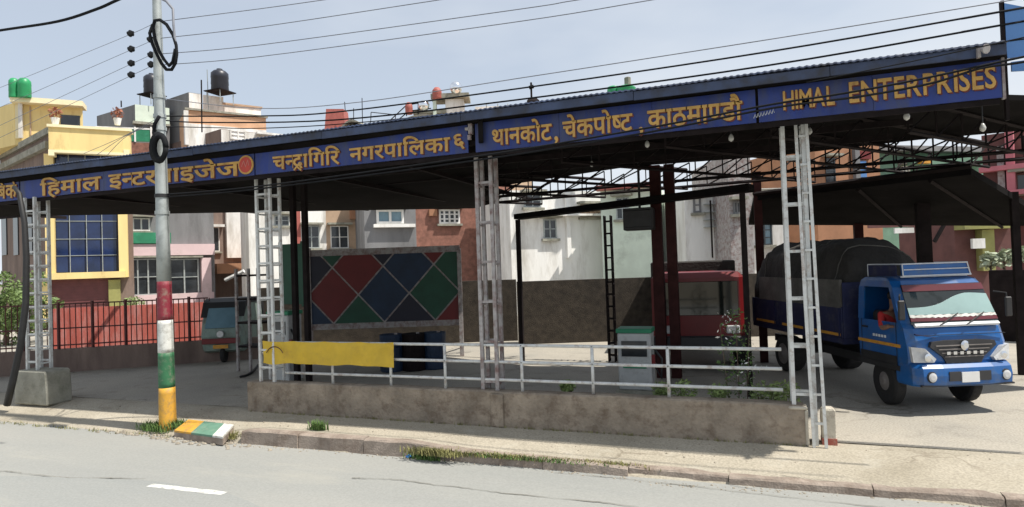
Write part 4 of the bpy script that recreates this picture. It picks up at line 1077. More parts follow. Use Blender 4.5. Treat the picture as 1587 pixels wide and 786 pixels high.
F.pxbox(310, 400, 325, 500, 0, .35).build('column', M['pink'], r)
F.window(r, 205, 338, 232, 358, 2, 1, 'housewhite', 'glass', .08, .08)
r, F = front('brown house with yellow pilaster behind the canopy', 270, 420, 250, 40, 'brownwall', skew=4)
F.pxbox(297, 260, 306, 360, 0, .4).build('pilaster', mat('bright_yellow_paint', (.8, .5, .02), .7, .1), r)
F.pxbox(347, 260, 380, 400, 0, .3).build('cream_wall', M['housewhite'], r)
F.pxbox(310, 348, 345, 352, .0, .5).build('balcony', M['housewhite'], r)
F.window(r, 320, 352, 340, 390, 2, 1, 'housewhite', 'glass')
F.pxbox(322, 410, 410, 425, 0, 2.2).build('awning', M['orange'], r)
r, F = front('white house partly hidden by the second lattice column', 383, 503, 270, 34, 'housewhite', skew=2)
F.window(r, 425, 334, 448, 350, 2, 2, 'galv', 'glass'); F.pxbox(455, 270, 463, 400, 0, .15).build('pipe', M['redtank'], r)
F.window(r, 470, 350, 495, 385, 2, 2, 'galv', 'glass')
r, F = front('brown brick house with orange corner between the white houses', 503, 562, 270, 36, 'tan', skew=1)
F.pxbox(540, 270, 561, 340, 0, .2).build('orange_corner', M['orange'], r)
F.window(r, 512, 350, 540, 385, 2, 2, 'housewhite', 'glass')
r, F = front('grey house with a white framed window behind the canopy', 562, 642, 260, 33, 'greycem', skew=1)
F.window(r, 583, 325, 625, 347, 2, 1, 'housewhite', 'glassc', .12, .15)
F.pxbox(578, 348, 642, 353, 0, .3).build('sill_band', M['housewhite'], r)
r, F = front('maroon brick house with a white lattice window behind the canopy', 642, 790, 260, 34, 'brick', skew=2)
F.window(r, 680, 325, 712, 347, 4, 3, 'housewhite', 'glass', .09, .12)
F.pxbox(664, 325, 676, 335, 0, .2).build('orange_patch', M['orange'], r)
r, F = front('bright white house seen under the right bay of the canopy', 789, 945, 296, 30, 'housewhite', skew=2)
F.window(r, 899, 318, 929, 337, 4, 2, 'tan', 'tan', .07, .1)
F.pxbox(808, 333, 945, 336, 0, .6).build('balcony_slab', M['housewhite'], r)
F.window(r, 842, 340, 862, 370, 2, 2, 'galv', 'glass')
F.window(r, 812, 300, 838, 322, 2, 2, 'galv', 'glass')
F.pxbox(874, 300, 880, 400, 0, .2).build('pilaster', M['housewhite'], r)
r, F = front('pale house with reddish roof line left of the inner posts', 930, 1018, 292, 30, 'mint', skew=-1)
F.pxbox(925, 290, 1018, 297, -.1, .5).build('roof_edge', M['redtank'], r)
F.window(r, 955, 306, 975, 340, 2, 2, 'galv', 'glass')
r, F = front('white house with long balconies and poles seen between the inner posts', 1060, 1127, 297, 27, 'housewhite', skew=0)
for yy in (317, 329, 341, 352): F.pxbox(1090, yy, 1127, yy+1, 0, .3).build('balcony_rail', M['galv'], r)
F.window(r, 1074, 306, 1086, 330, 1, 2, 'greycem', 'housewhite', .08, .08)
for xx in (1096, 1122): F.pxbox(xx, 312, xx+1.6, 400, .3, .4).build('pole', M['steel'], r)
r, F = front('grey house with a small dark window left of the right lattice column', 1127, 1162, 236, 25, 'whitedull', skew=0)
F.window(r, 1136, 312, 1148, 332, 2, 1, 'greycem', 'glass', .08, .06)
r, F = front('narrow white house just left of the right lattice column', 1162, 1212, 292, 28, 'housewhite', skew=0)
F.window(r, 1172, 300, 1196, 330, 2, 3, 'glass', 'glassc', .06, .08)
F.window(r, 1172, 345, 1196, 380, 2, 3, 'glass', 'glassc', .06, .08)
r, F = front('orange painted house behind the truck shed', 1262, 1362, 222, 30, 'orange', skew=1)
F.pxbox(1320, 226, 1327, 300, 0, .2).build('pilaster', M['greycem'], r)
F.window(r, 1279, 245, 1294, 285, 1, 2, 'glass', 'glass'); F.pxbox(1328, 250, 1340, 275, 0, .1).build('blue_shutter', M['bluesheet'], r)
F.pxbox(1325, 235, 1346, 247, 0, .15).build('red_panel', M['hoardred'], r)
r, F = front('pale green house with terrace and white windows behind the truck shed', 1352, 1530, 232, 34, 'greenroof', skew=2)
F.pxbox(1350, 228, 1530, 236, -.2, .6).build('roof_slab', M['greycem'], r)
F.pxbox(1395, 247, 1515, 258, 0, .8).build('terrace_roof', M['greenroof'], r)
for (a_, b_) in ((1396, 1408), (1459, 1476)): F.window(r, a_, 258, b_, 273, 2, 1, 'housewhite', 'glassc', .12, .12)
F.pxbox(1402, 248, 1417, 258, .8, 1.1).build('yellow_sign', M['stripe'], r)
r, F = front('maroon and pink house at the right edge behind the shed', 1520, 1760, 195, 24, 'maroonwall', skew=-3)
F.pxbox(1558, 195, 1571, 520, 0, .4).build('pink_column', M['pinkcol'], r)
for yy in (262, 300, 345): F.pxbox(1520, yy, 1620, yy+7, 0, .5).build('pink_band', M['pinkcol'], r)
F.window(r, 1574, 268, 1610, 298, 2, 1, 'maroonwall', 'glass')
F.pxbox(1545, 228, 1556, 520, 0, .2).build('pipe', M['whitedull'], r)
r, F = front('olive concrete shop frame beyond the truck cab', 1478, 1568, 344, 21, 'maroonwall', depth=3)
F.pxbox(1478, 344, 1562, 357, 0, .5).build('beam', M['olive'], r)
F.pxbox(1511, 357, 1530, 420, 0, .3).build('column', M['olive'], r)
F.pxbox(1492, 371, 1511, 386, .35, .45).build('white_sign', M['housewhite'], r)
r, F = front('low wall closing the back of the fuel yard, its dark colour standing for shade', 402, 800, 440, 20, 'shadewall', depth=.3, name='yard_wall', skew=0)  # wall colour darkened to carry the shade at the back
r, F = front('dark wall behind the trucks under the rear shed', 800, 1500, 425, 19, 'shadewall', depth=.3, name='yard_wall', skew=0)
r, F = front('black painted gate wall at the right edge beside the truck', 1532, 1700, 418, 16.5, 'steel', depth=.3, name='gate_wall', skew=-1.5)
# variegated plants over the wall
for i, (px_, py_) in enumerate(((1535, 405), (1556, 400), (1580, 396))):
    c_ = OD(px_, py_, 17.3)
    t = thing('broadleaf_plant', ['left', 'middle', 'right'][i]+' pale broadleaf plant above the dark wall right of the truck', 'plant', (c_.x, c_.y, 0), 0, 'plants above the dark wall')
    leaves(leaves(MB(), c_-V((0, 0, .05)), (.3, .25, .22), 70, .11), c_+V((0, 0, .1)), (.2, .2, .15), 26, .16).build('foliage', M['leafv'], t)
    MB().tube([(c_.x, c_.y, 0), c_], .03, 5).build('stem', M['bark'], t)

# ------------------------------------------------------------------ rear sheds
sh = thing('truck_shed', 'black lean-to shed with sloping roof over the truck bed', 'shed', (4, 16, 0))
p1, p2 = OZ(1168, 303, 3.9), OZ(1505, 260, 3.9)
p3 = OZ(1610, 322, 3.55); p4 = OZ(1240, 333, 3.3)
p3.z = 3.5; p4.z = 3.3
pts = [p1, p2, OD(1640, 342, (p2-CAM).dot(fw)+2.6), OD(1160, 342, (p1-CAM).dot(fw)+2.6)]
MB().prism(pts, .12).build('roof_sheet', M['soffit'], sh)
MB().tube([p1+V((0, -.02, .03)), p2+V((0, -.02, .03))], .05, 4).build('front_beam', M['steel'], sh)
for u in (.25, .55, .85):
    a_ = p1+(p2-p1)*u; b_ = pts[3]+(pts[2]-pts[3])*u
    MB().tube([a_-V((0, 0, .15)), b_-V((0, 0, .15))], .04, 4).build('rafter', M['steel'], sh)
a_ = OD(1478, 322, 16); b_ = OD(1448, 375, 16)
MB().tube([a_, b_], .05, 4).build('brace', M['steel'], sh)
# fascia board and grey sheets inside
Fs = Fac(OD(1330, 400, 19), OD(1520, 400, 19))
Fs.pxbox(1343, 322, 1432, 354, 0, .05).build('maroon_board', M['maroonwall'], sh)
Fs.pxbox(1434, 326, 1520, 345, 0, .05).build('grey_sheet', M['greycem'], sh)
Fs.pxbox(1385, 354, 1415, 362, 0, .05).build('white_board', M['housewhite'], sh)
rb = thing('rear_shed_roof', 'dark low rear shed roof edge crossing under the right bay of the canopy', 'shed', (-2, 15, 0))
p1, p2 = OZ(796, 332, 3.75), OZ(1160, 284, 3.75)
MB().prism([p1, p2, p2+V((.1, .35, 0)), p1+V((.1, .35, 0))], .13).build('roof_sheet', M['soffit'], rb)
for u in (.02, .98):
    q = p1+(p2-p1)*u; MB().box((q.x-.05, q.y, 0), (q.x+.05, q.y+.1, 3.6)).build('post', M['steel'], rb)
q = OY(992, 338, 12.8)
tag(MB().box((q.x-.32, q.y-.2, q.z-.25), (q.x+.28, q.y+.2, q.z+.20)).box((q.x-.30, q.y-.23, q.z-.2), (q.x+.26, q.y-.2, q.z+.15)).tube([(q.x, q.y, q.z+.2), (q.x, q.y, 4.6)], .03, 6).build('hanging_speaker_box', M['black'], bevel=.02), 'black box hanging from the canopy beside the inner posts', 'box')

# blue hoarding above the right end
h = thing('blue_hoarding', 'tall blue sheet hoarding standing above the right end of the canopy', 'hoarding', (3.3, 9.2, 4.7))
a_ = OY(1557, 4, 9.0); b_ = OY(1640, 70, 9.0); z0 = OY(1562, 90, 9.0).z
xl = OY(1560, 60, 9.0).x
ring = [(xl-.02, 9.0, a_.z), (xl+.22, 9.0, OY(1577, 14, 9.0).z), (xl+.6, 9.0, OY(1587, 16, 9.0).z+.02), (xl+2.6, 9.0, OY(1587, 16, 9.0).z+.06), (xl+2.6, 9.0, z0), (xl, 9.0, z0)]
MB().prism(ring, V((0, .03, 0))).build('sheet', M['bluesheet'], h)
MB().box((xl-.04, 9.0, 4.0), (xl-.005, 9.06, a_.z+.03)).build('post', M['steel'], h)
zq = OY(1575, 112, 8.9).z
MB().prism([(xl+.02, 8.95, OY(1567, 96, 8.95).z), (xl+2.4, 8.95, OY(1567, 96, 8.95).z+.02), (xl+2.4, 8.95, zq-.14), (xl+.02, 8.95, zq+.03)], V((0, .03, 0))).build('lower_sheet', M['bluesheet'], h)

# ------------------------------------------------------------------ things under the canopy, behind the wall
# diamond hoarding
dh = thing('diamond_hoarding', 'big hoarding of red, green, blue and black diamonds at the back of the yard', 'hoarding', tuple(V((OD(600, 520, 17).x, OD(600, 520, 17).y, 0))))
FH = Fac(OD(478, 440, 17), OD(712, 440, 17))
FH.pxbox(478, 388, 712, 512, -.06, 0).build('backing', M['whitedull'], dh)
s0, z0 = FH.at(478, 503); s1, z1 = FH.at(711, 390)
cols = ['hoardblue', 'hoardred', 'hoardnavy', 'hoardgreen']
nu = 3; du = (s1-s0)/nu; hv = du*1.1
def clip(poly, lo, hi, ax):
    for sgn, lim in ((1, lo), (-1, hi)):
        out = []
        for i in range(len(poly)):
            a, b = poly[i], poly[(i+1) % len(poly)]
            ia = sgn*(a[ax]-lim) >= 0; ib = sgn*(b[ax]-lim) >= 0
            if ia: out.append(a)
            if ia != ib:
                t = (lim-a[ax])/(b[ax]-a[ax]); out.append((a[0]+(b[0]-a[0])*t, a[1]+(b[1]-a[1])*t))
        poly = out
        if len(poly) < 3: return poly
    return poly
k = 0
for j in range(-1, 7):
    for i in range(-1, nu*1+2):
        cx_ = s0+du*(i+(.5 if j % 2 else 0)); cz_ = z0+hv*.5*j
        poly = clip(clip([(cx_-du/2+.03, cz_), (cx_, cz_-hv/2+.03), (cx_+du/2-.03, cz_), (cx_, cz_+hv/2-.03)], s0, s1, 0), z0, z1, 1)
        if len(poly) >= 3:
            pp = [FH.A+FH.d*q[0]+FH.n*.012+V((0, 0, q[1])) for q in poly]
            MB().prism(pp, FH.n*-.01).build('diamond_panel', M[cols[(i*3+j) % 4]], dh)
for xx in (478, 711): FH.pxbox(xx-3, 385, xx+3, 560, -.05, .06).build('post', M['whitedull'], dh)
# fuel dispensers
def dispenser(label, px_, y_, wd, ht):
    c_ = OY(px_, 500, y_); t = thing('fuel_dispenser', label, 'fuel pump', (c_.x, y_, 0), 0, 'fuel dispensers')
    MB().box((c_.x-wd/2, y_-.2, .12), (c_.x+wd/2, y_+.25, ht)).build('cabinet', M['pump'], t, bevel=.02)
    MB().box((c_.x-wd/2-.05, y_-.26, 0), (c_.x+wd/2+.05, y_+.3, .12)).build('island_base', M['conc'], t)
    MB().box((c_.x-wd*.38, y_-.215, ht-.42), (c_.x+wd*.38, y_-.202, ht-.14)).build('display', M['glass'], t)
    MB().box((c_.x-wd*.35, y_-.212, ht*.45), (c_.x+wd*.35, y_-.202, ht*.52)).build('label_strip', M['greenpaint'], t)
    MB().box((c_.x-wd/2-.02, y_-.22, ht), (c_.x+wd/2+.02, y_+.27, ht+.08)).build('cap', M['greenpaint'], t, bevel=.01)
    MB().tube([(c_.x+wd/2, y_-.1, ht*.8), (c_.x+wd/2+.18, y_-.15, ht*.6), (c_.x+wd/2+.16, y_-.15, ht*.3), (c_.x+wd/2+.03, y_-.1, ht*.5)], .02, 6).build('hose', M['black'], t, smooth=True)
    MB().box((c_.x+wd/2, y_-.18, ht*.5), (c_.x+wd/2+.06, y_-.1, ht*.66)).build('nozzle', M['redpaint'], t)
    return t
dispenser('grey fuel dispenser just right of the second lattice column', 440, 10.9, .55, 1.55)
dispenser('grey fuel dispenser behind the middle of the white rails', 984, 11.4, .6, 1.15)
# green cabinet board above the left dispenser
q = OY(445, 440, 11.0)
tag(MB().box((q.x-.33, 11.2, 1.75), (q.x+.22, 11.25, 3.1)).box((q.x-.38, 11.19, 1.7), (q.x-.33, 11.26, 3.15)).box((q.x+.22, 11.19, 1.7), (q.x+.27, 11.26, 3.15)).build('price_board', M['hoardgreen']), 'dark green board above the left fuel dispenser', 'board')
# red pump / cabinet and red lorry rear
rv = thing('red_lorry', 'dark red lorry parked in the shade behind the rails', 'truck', (OD(1085, 560, 13.6).x, OD(1085, 560, 13.6).y, 0), math.radians(6))
MB().box((-1.0, 0, .55), (1.0, 2.2, 2.15)).build('cab', M['redpaint'], rv, bevel=.12, local=True)
MB().box((-.85, -.012, 1.2), (.85, .012, 1.95)).build('windscreen', M['windshield'], rv, bevel=.01, local=True)
MB().box((-1.0, -.12, .45), (1.0, .1, .75)).build('bumper', M['plastic'], rv, bevel=.03, local=True)
MB().box((-1.05, 2.3, .8), (1.05, 6.0, 2.4)).build('load_bed', M['tarp'], rv, bevel=.03, local=True)
for sx in (-1, 1):
    MB().lathe((sx*.95-.13, 1.0, .42), [(.42, 0), (.44, .05), (.44, .21), (.42, .26)], 20, axis=(1, 0, 0)).build('wheel', M['tyre'], rv, local=True)
    MB().box((sx*.72-.14, -.03, .8), (sx*.72+.14, .01, .98)).build('headlight', M['lamp'], rv, bevel=.02, local=True)
# stacked sacks / drums in the shade, left of middle
for i, (px_, y_) in enumerate(((640, 13.2), (672, 13.5), (606, 13.0))):
    c_ = OY(px_, 500, y_)
    t = thing('oil_drum', ['middle', 'right', 'left'][i]+' dark oil drum of three standing before the diamond hoarding', 'drum', (c_.x, y_, 0), 0, 'oil drums')
    MB().lathe((c_.x, y_, 0), [(.28, 0), (.29, .02), (.28, .28), (.295, .3), (.28, .32), (.28, .58), (.295, .6), (.28, .62), (.29, .88), (.27, .88)], 18).build('body', M['hoardblue' if i else 'steel'], t, smooth=False)
    MB().lathe((c_.x+.12, y_, .88), [(.04, 0), (.04, .03)], 8).build('cap', M['whitedull'], t)
# auto rickshaw behind the low fence on the left
ar = thing('auto_rickshaw', 'pale green three-wheeler with black canvas hood parked at the fence end', 'auto rickshaw', (OD(345, 540, 17.2).x, OD(345, 540, 17.2).y, 0), math.radians(28))
M['dimmint'] = mat('dusty_green_paint', (.22, .29, .25), .5, .2, 3, dirt=((.15, .13, .1), .4, 4))
prof = [(0, .35), (-.12, .75), (.0, 1.15), (.30, 1.62), (.5, 1.72), (1.9, 1.70), (2.1, 1.5), (2.15, .4), (1.9, .3), (.2, .28)]
rings = []
for k, sx in enumerate((-.55, -.50, .50, .55)):
    sc = .93 if k in (0, 3) else 1
    rings.append([(sx, 1+(y_-1)*sc, 1+(z_-1)*sc) for y_, z_ in prof])
MB().loft(rings).build('body', M['dimmint'], ar, local=True)
MB().box((-.2, -.17, .42), (.2, -.15, .52)).build('number_plate', M['stripe'], ar, local=True)
MB().prism([(-.54, -.02, .74), (.54, -.02, .74), (.5, -.10, .74), (-.5, -.10, .74)], .03).build('mudguard_lip', M['plastic'], ar, local=True)
MB().loft([[(sx, y_, z_+.03) for y_, z_ in ((.05, 1.25), (.28, 1.66), (.5, 1.76), (1.95, 1.74), (2.18, 1.5), (2.2, 1.1), (2.12, 1.1), (1.9, 1.6), (.5, 1.6), (.3, 1.5))] for sx in (-.58, .58)]).build('hood', M['black'], ar, local=True)
MB().prism([(-.42, -.10, .98), (.42, -.10, .98), (.40, .20, 1.52), (-.40, .20, 1.52)], V((0, -.02, .008))).build('windscreen', M['glassc'], ar, local=True)
MB().box((-.50, -.16, .55), (.50, -.10, .70)).build('red_band', M['redpaint'], ar, bevel=.01, local=True)
MB().lathe((0, -.20, .82), [(.09, 0), (.1, .05), (.05, .09)], 12, axis=(0, 1, 0)).build('headlight', M['lamp'], ar, local=True)
for sx, yy in ((0, .1), (-.5, 1.8), (.5, 1.8)):
    MB().lathe((sx-.05, yy, .22), [(.2, 0), (.22, .03), (.22, .08), (.2, .11)], 16, axis=(1, 0, 0)).build('wheel', M['tyre'], ar, local=True)
# white rod awning support
tag(MB().tube([OD(349, 434, 19), OD(378, 420, 19)], .06, 6).build('awning_pole', M['housewhite']), 'white slanting pole above the three-wheeler', 'pole')
# trolley rack shapes near x 390-400 dark interior
t = thing('metal_rack', 'dark metal rack in the shade left of the second column', 'rack', (OD(385, 520, 15.5).x, OD(385, 520, 15.5).y, 0))
q = OD(385, 520, 15.5)
for sx in (-.35, .05, .35): MB().box((q.x+sx-.03, q.y-.03, 0), (q.x+sx+.03, q.y+.03, 2.6)).build('post', M['whitedull'], t)
for z_ in (.6, 1.2, 1.8, 2.4): MB().box((q.x-.38, q.y-.02, z_), (q.x+.38, q.y+.5, z_+.05)).build('shelf', M['steel'], t)

# ------------------------------------------------------------------ blue truck
ANG = math.radians(23)
uvec = V((math.cos(ANG), math.sin(ANG), 0)); FLc = OZ(1421, 601, .43); FLc.z = 0
HW = .76
org = FLc+uvec*HW
tr = thing('blue_truck', 'blue light truck with a tarpaulin covered load driving out of the yard', 'truck', tuple(org), ANG)
# local frame: x across (to the right in view), y backwards, z up
def T(mb, name, m, parent=None, **k):
    for p in mb.v: p.x *= .89
    return mb.build(name, M[m], parent or tr, local=True, **k)
def ring(z, yf, yb, hw, ch=.10, chb=.03):
    return [(-hw, yf+ch, z), (-hw+ch*1.1, yf+.02, z), (-hw*.4, yf-.015, z), (hw*.4, yf-.015, z), (hw-ch*1.1, yf+.02, z), (hw, yf+ch, z), (hw, yb-chb, z), (hw-chb, yb, z), (-hw+chb, yb, z), (-hw, yb-chb, z)]
cabb = T(MB().loft([ring(.62, .10, 1.36, .84), ring(.80, .05, 1.36, .86), ring(1.05, .06, 1.36, .87), ring(1.28, .13, 1.36, .865), ring(1.36, .18, 1.36, .86), ring(1.62, .28, 1.36, .845), ring(1.90, .40, 1.36, .82, .10), ring(2.0, .47, 1.34, .80, .12), ring(2.05, .60, 1.30, .74, .14)]), 'cab', 'truck', smooth=False)
bm = bmesh.new(); bm.from_mesh(cabb.data)
dele = [f for f in bm.faces if abs(f.normal.x) > .8 and f.calc_center_median().x < 0 and 1.37 < f.calc_center_median().z < 1.9]
bmesh.ops.delete(bm, geom=dele, context='FACES'); bm.to_mesh(cabb.data); bm.free()
T(MB().prism([(-.868, .28, 1.36), (-.848, .38, 1.62), (-.822, .50, 1.90), (-.822, .58, 1.90), (-.848, .46, 1.62), (-.868, .36, 1.36)], V((.03, 0, 0))), 'window_pillar', 'truck')
T(MB().prism([(-.866, 1.20, 1.36), (-.848, 1.20, 1.62), (-.822, 1.20, 1.90), (-.822, 1.34, 1.90), (-.848, 1.34, 1.62), (-.866, 1.34, 1.36)], V((.03, 0, 0))), 'window_pillar', 'truck')
T(MB().box((-.7, .95, .9), (.7, 1.2, 1.5)), 'seat', 'plastic', bevel=.04)
# windscreen
def wsp(u, v, o=.0):   # u -1..1 , v 0..1 on the sloping screen
    hw = .775+(.725-.775)*v; y = .150+(.418-.150)*v-.012-o-.02*(1-u*u); return V((u*hw, y+.03*abs(u)**3, 1.345+.595*v))
def wpatch(name, m, f, o, nu=14, parent=None):
    vs = []
    for i in range(nu+1):
        u = -1+2*i/nu; lo, hi = f(u)
        for v in (lo, (lo+hi)/2, hi): vs.append(wsp(u, v, o))
    n = len(vs); d = V((0, .012, 0)); vs += [p+d for p in vs]
    fs = []
    for i in range(nu):
        for k in (0, 1):
            a = 3*i+k; fs.append((a, a+3, a+4, a+1)); fs.append((a+n, a+1+n, a+4+n, a+3+n))
        fs.append((3*i, 3*i+n, 3*i+3+n, 3*i+3)); fs.append((3*i+2, 3*i+5, 3*i+5+n, 3*i+2+n))
    return T(MB().add(vs, fs), name, m, parent)
ws = wpatch('windscreen', 'windshield', lambda u: (0, 1), .02)
wpatch('sun_strip', 'redstrip', lambda u: (.83, .99), .034, parent=ws)
wpatch('reflective_film', 'visor', lambda u: (.24, .24+max(.02, min(.52, .17+.37*(1/(1+math.exp(-(u+.05)*5)))-.12*max(0, u-.45)))), .030, 22, parent=ws)
wpatch('dashboard_fringe', 'pwhite', lambda u: (.17+.012*math.sin(u*43), .235+.012*math.sin(u*31)), .036, 30, parent=ws)
wpatch('red_fringe', 'redstrip', lambda u: (.08, .165), .034, parent=ws)
mb = MB()
for u0, u1 in ((-.35, .05), (.25, .68)):
    mb.tube([wsp(u0-.1, -.02, .06), wsp(u1, .26, .055)], .009, 5)
T(mb, 'wiper', 'black')
# decal lettering at top right of the windscreen
T(MB().tube([(-.74, .125, 1.33), (-.4, .10, 1.335), (.4, .10, 1.335), (.74, .125, 1.33)], .032, 4), 'white_strip', 'decal')
T(MB().box((-.78, .045, 1.185), (.78, .075, 1.192)), 'hood_gap', 'black')
T(MB().prism([(-.80, .045, 1.22), (-.46, .028, 1.16), (-.46, .026, 1.15), (-.80, .042, 1.20)], V((0, .03, 0))), 'trim_line', 'truckdk')
# grille
g = [(-.55, 1.09), (-.30, 1.11), (.30, 1.11), (.55, 1.09), (.58, 1.02), (.36, .86), (.30, .76), (-.30, .76), (-.36, .86), (-.58, 1.02)]
T(MB().prism([(x_, .02-.008, z_) for x_, z_ in g], V((0, .05, 0))), 'grille', 'plastic')
for k in range(4):
    z_ = .86+k*.055; hw_ = .34+max(0, z_-.86)*.9
    T(MB().box((-hw_, -.005, z_), (hw_, .012, z_+.014)), 'grille_bar', 'rim')
T(MB().lathe((0, -.012, 1.03), [(.07, 0), (.075, .01), (.045, .03), (.04, .03)], 18, axis=(0, -1, 0)), 'badge', 'chrome')
for i in range(6): T(MB().box((-.32+i*.115, -.022, .90), (-.26+i*.115, -.004, .945)), 'grille_letter', 'chrome')
# headlights
for sx in (-1, 1):
    pts = [(sx*.84, .06, .79), (sx*.86, .08, 1.02), (sx*.68, .0, 1.0), (sx*.50, -.008, .84), (sx*.54, -.008, .79)]
    o = T(MB().prism(pts, V((-sx*.01, .07, 0))), 'headlight', 'lamp')
    T(MB().lathe((sx*.66, -.022, .87), [(.055, 0), (.06, .012), (.03, .02)], 14, axis=(0, -1, 0)), 'reflector', 'chrome', o)
# bumper
def bring(z, yf, hw): return [(-hw, yf+.14, z), (-hw+.10, yf+.02, z), (-hw*.5, yf-.01, z), (hw*.5, yf-.01, z), (hw-.10, yf+.02, z), (hw, yf+.14, z), (hw, .42, z), (-hw, .42, z)]
bp = T(MB().loft([bring(.43, -.02, .84), bring(.47, -.07, .865), bring(.60, -.08, .87), bring(.71, -.06, .865), bring(.76, -.01, .85)]), 'bumper', 'truck')
for a_ in (-.36, .16): T(MB().box((a_, -.098, .52), (a_+.2, -.085, .66)), 'air_slot', 'plastic', bp)
T(MB().box((-.15, -.105, .50), (.15, -.09, .65)), 'number_plate', 'plate', bp)
for sx in (-1, 1):
    T(MB().lathe((sx*.64, -.078, .585), [(.065, 0), (.07, .012), (.04, .02)], 14, axis=(0, -1, 0)), 'fog_lamp', 'lamp', bp)
    T(MB().lathe((sx*.64, -.062, .585), [(.085, 0), (.085, .012)], 14, axis=(0, -1, 0)), 'fog_lamp_ring', 'plastic', bp)
# side: door, window, stripe, steps
for sx in (-1, 1):
    x_ = sx*.87
    if sx > 0:
        T(MB().prism([(sx*.875, .50, 1.40), (sx*.815, .62, 1.90), (sx*.815, 1.16, 1.90), (sx*.875, 1.16, 1.40)], V((-sx*.02, 0, 0))), 'side_window', 'windshield')
    T(MB().box((min(x_, x_+sx*.012), .30, .98), (max(x_, x_+sx*.012), 1.34, 1.03)), 'side_stripe', 'stripe')
    T(MB().box((min(x_, x_+sx*.015), 1.08, 1.22), (max(x_, x_+sx*.015), 1.22, 1.25)), 'door_handle', 'black')
    T(MB().box((min(x_, x_+sx*.006), .38, .70), (max(x_, x_+sx*.006), .388, 1.38)).box((min(x_, x_+sx*.006), 1.24, .70), (max(x_, x_+sx*.006), 1.248, 1.36)), 'door_gap', 'black')
    m_ = T(MB().tube([(sx*.84, .30, 1.80), (sx*.95, .17, 1.78), (sx*.95, .15, 1.45)], .013, 6), 'mirror_arm', 'black')
    T(MB().box((sx*.95-.06, .12, 1.42), (sx*.95+.06, .16, 1.72)), 'mirror', 'black', m_, bevel=.015)
mb = MB()
for i in range(5): mb.box((-.885, .62+i*.07, 1.10), (-.875, .66+i*.07, 1.14))
T(mb, 'door_lettering', 'decal')
T(MB().box((-.885, .33, .62), (-.86, 1.36, .70)), 'door_sill', 'black')
T(MB().box((-.80, -.055, .44), (.80, -.01, .465)), 'bumper_lip', 'plastic', bp)
# roof rack
rk = T(MB().box((-.60, .55, 2.045), (.62, .575, 2.075)), 'roof_light_frame', 'decal')
T(MB().prism([(-.60, .50, 2.08), (.62, .50, 2.08), (.60, .54, 2.25), (-.58, .54, 2.25)], V((0, .05, .004))), 'roof_board', 'truck', rk)
mb = MB(); mb.tube([(-.62, .49, 2.07), (.64, .49, 2.07)], .012, 4); mb.tube([(-.60, .53, 2.26), (.62, .53, 2.26)], .010, 4)
mb.tube([(-.61, .49, 2.07), (-.59, .53, 2.26)], .012, 4); mb.tube([(.63, .49, 2.07), (.61, .53, 2.26)], .012, 4); mb.tube([(-.58, .505, 2.17), (.6, .505, 2.17)], .008, 4)
mb.tube([(-.60, .55, 2.26), (-.66, 1.3, 2.26), (-.66, 1.3, 2.06)], .010, 4); mb.tube([(.62, .55, 2.26), (.66, 1.3, 2.26), (.66, 1.3, 2.06)], .010, 4)
T(mb, 'rack_rail', 'decal', rk)
T(MB().box((-.655, .60, 2.07), (-.64, 1.3, 2.25)), 'rack_side', 'truckdk', rk)
# chassis & wheels
T(MB().box((-.42, .3, .50), (-.32, 5.2, .66)).box((.32, .3, .50), (.42, 5.2, .66)).box((-.7, .78, .36), (.7, .86, .44)).box((-.7, 4.0, .36), (.7, 4.1, .44)), 'chassis', 'black')
def wheel(x_, y_, steer=0, dual=False):
    R = Matrix.Rotation(steer, 3, 'Z'); ax = R @ V((1, 0, 0)); c_ = V((x_, y_, .375))-ax*(.10 if not dual else .2)
    k = 2.0 if dual else 1
    t_ = T(MB().lathe(c_, [(.22, .01), (.33, 0), (.37, .03), (.375, .06), (.375, .14*k), (.37, .17*k), (.33, .20*k), (.22, .19*k)], 26, axis=ax), 'wheel', 'tyre')
    s = -1 if x_ < 0 else 1
    cc = V((x_, y_, .375))+ax*(s*(.06 if not dual else .17))
    T(MB().lathe(cc, [(.215, 0), (.22, .02), (.15, .03), (.09, .05), (.06, .07)], 18, axis=ax*s), 'rim', 'rim', t_)
st = math.radians(-8)
wheel(-.70, .82, st); wheel(.70, .82, st)
wheel(-.70, 4.0, 0, True); wheel(.70, 4.0, 0, True)
T(MB().loft([[(sx*.88, y_, z_) for y_, z_ in ((.36, .62), (.42, .86), (.60, .90), (1.05, .90), (1.25, .84), (1.32, .60), (1.36, .62), (1.30, .93), (.50, .95), (.33, .90), (.30, .62))] for sx in (-.9, -1.0)]), 'wheel_arch', 'truckdk') if False else None
for sx in (-1, 1):
    T(MB().box((sx*.86-.012, .40, .62), (sx*.86+.012, 1.30, .84)), 'wheel_arch', 'black')
# cargo bed
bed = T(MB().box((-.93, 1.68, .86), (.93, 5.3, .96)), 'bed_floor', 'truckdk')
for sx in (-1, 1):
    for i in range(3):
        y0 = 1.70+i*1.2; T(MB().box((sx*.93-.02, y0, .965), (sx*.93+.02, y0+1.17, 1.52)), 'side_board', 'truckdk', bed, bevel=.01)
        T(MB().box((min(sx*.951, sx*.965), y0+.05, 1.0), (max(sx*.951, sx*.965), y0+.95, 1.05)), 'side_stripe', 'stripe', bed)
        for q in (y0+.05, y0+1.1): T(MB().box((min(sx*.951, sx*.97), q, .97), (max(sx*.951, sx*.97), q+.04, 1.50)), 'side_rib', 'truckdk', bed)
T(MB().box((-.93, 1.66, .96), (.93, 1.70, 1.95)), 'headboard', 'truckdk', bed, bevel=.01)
T(MB().box((-.93, 5.28, .96), (.93, 5.32, 1.5)), 'tailboard', 'truckdk', bed)
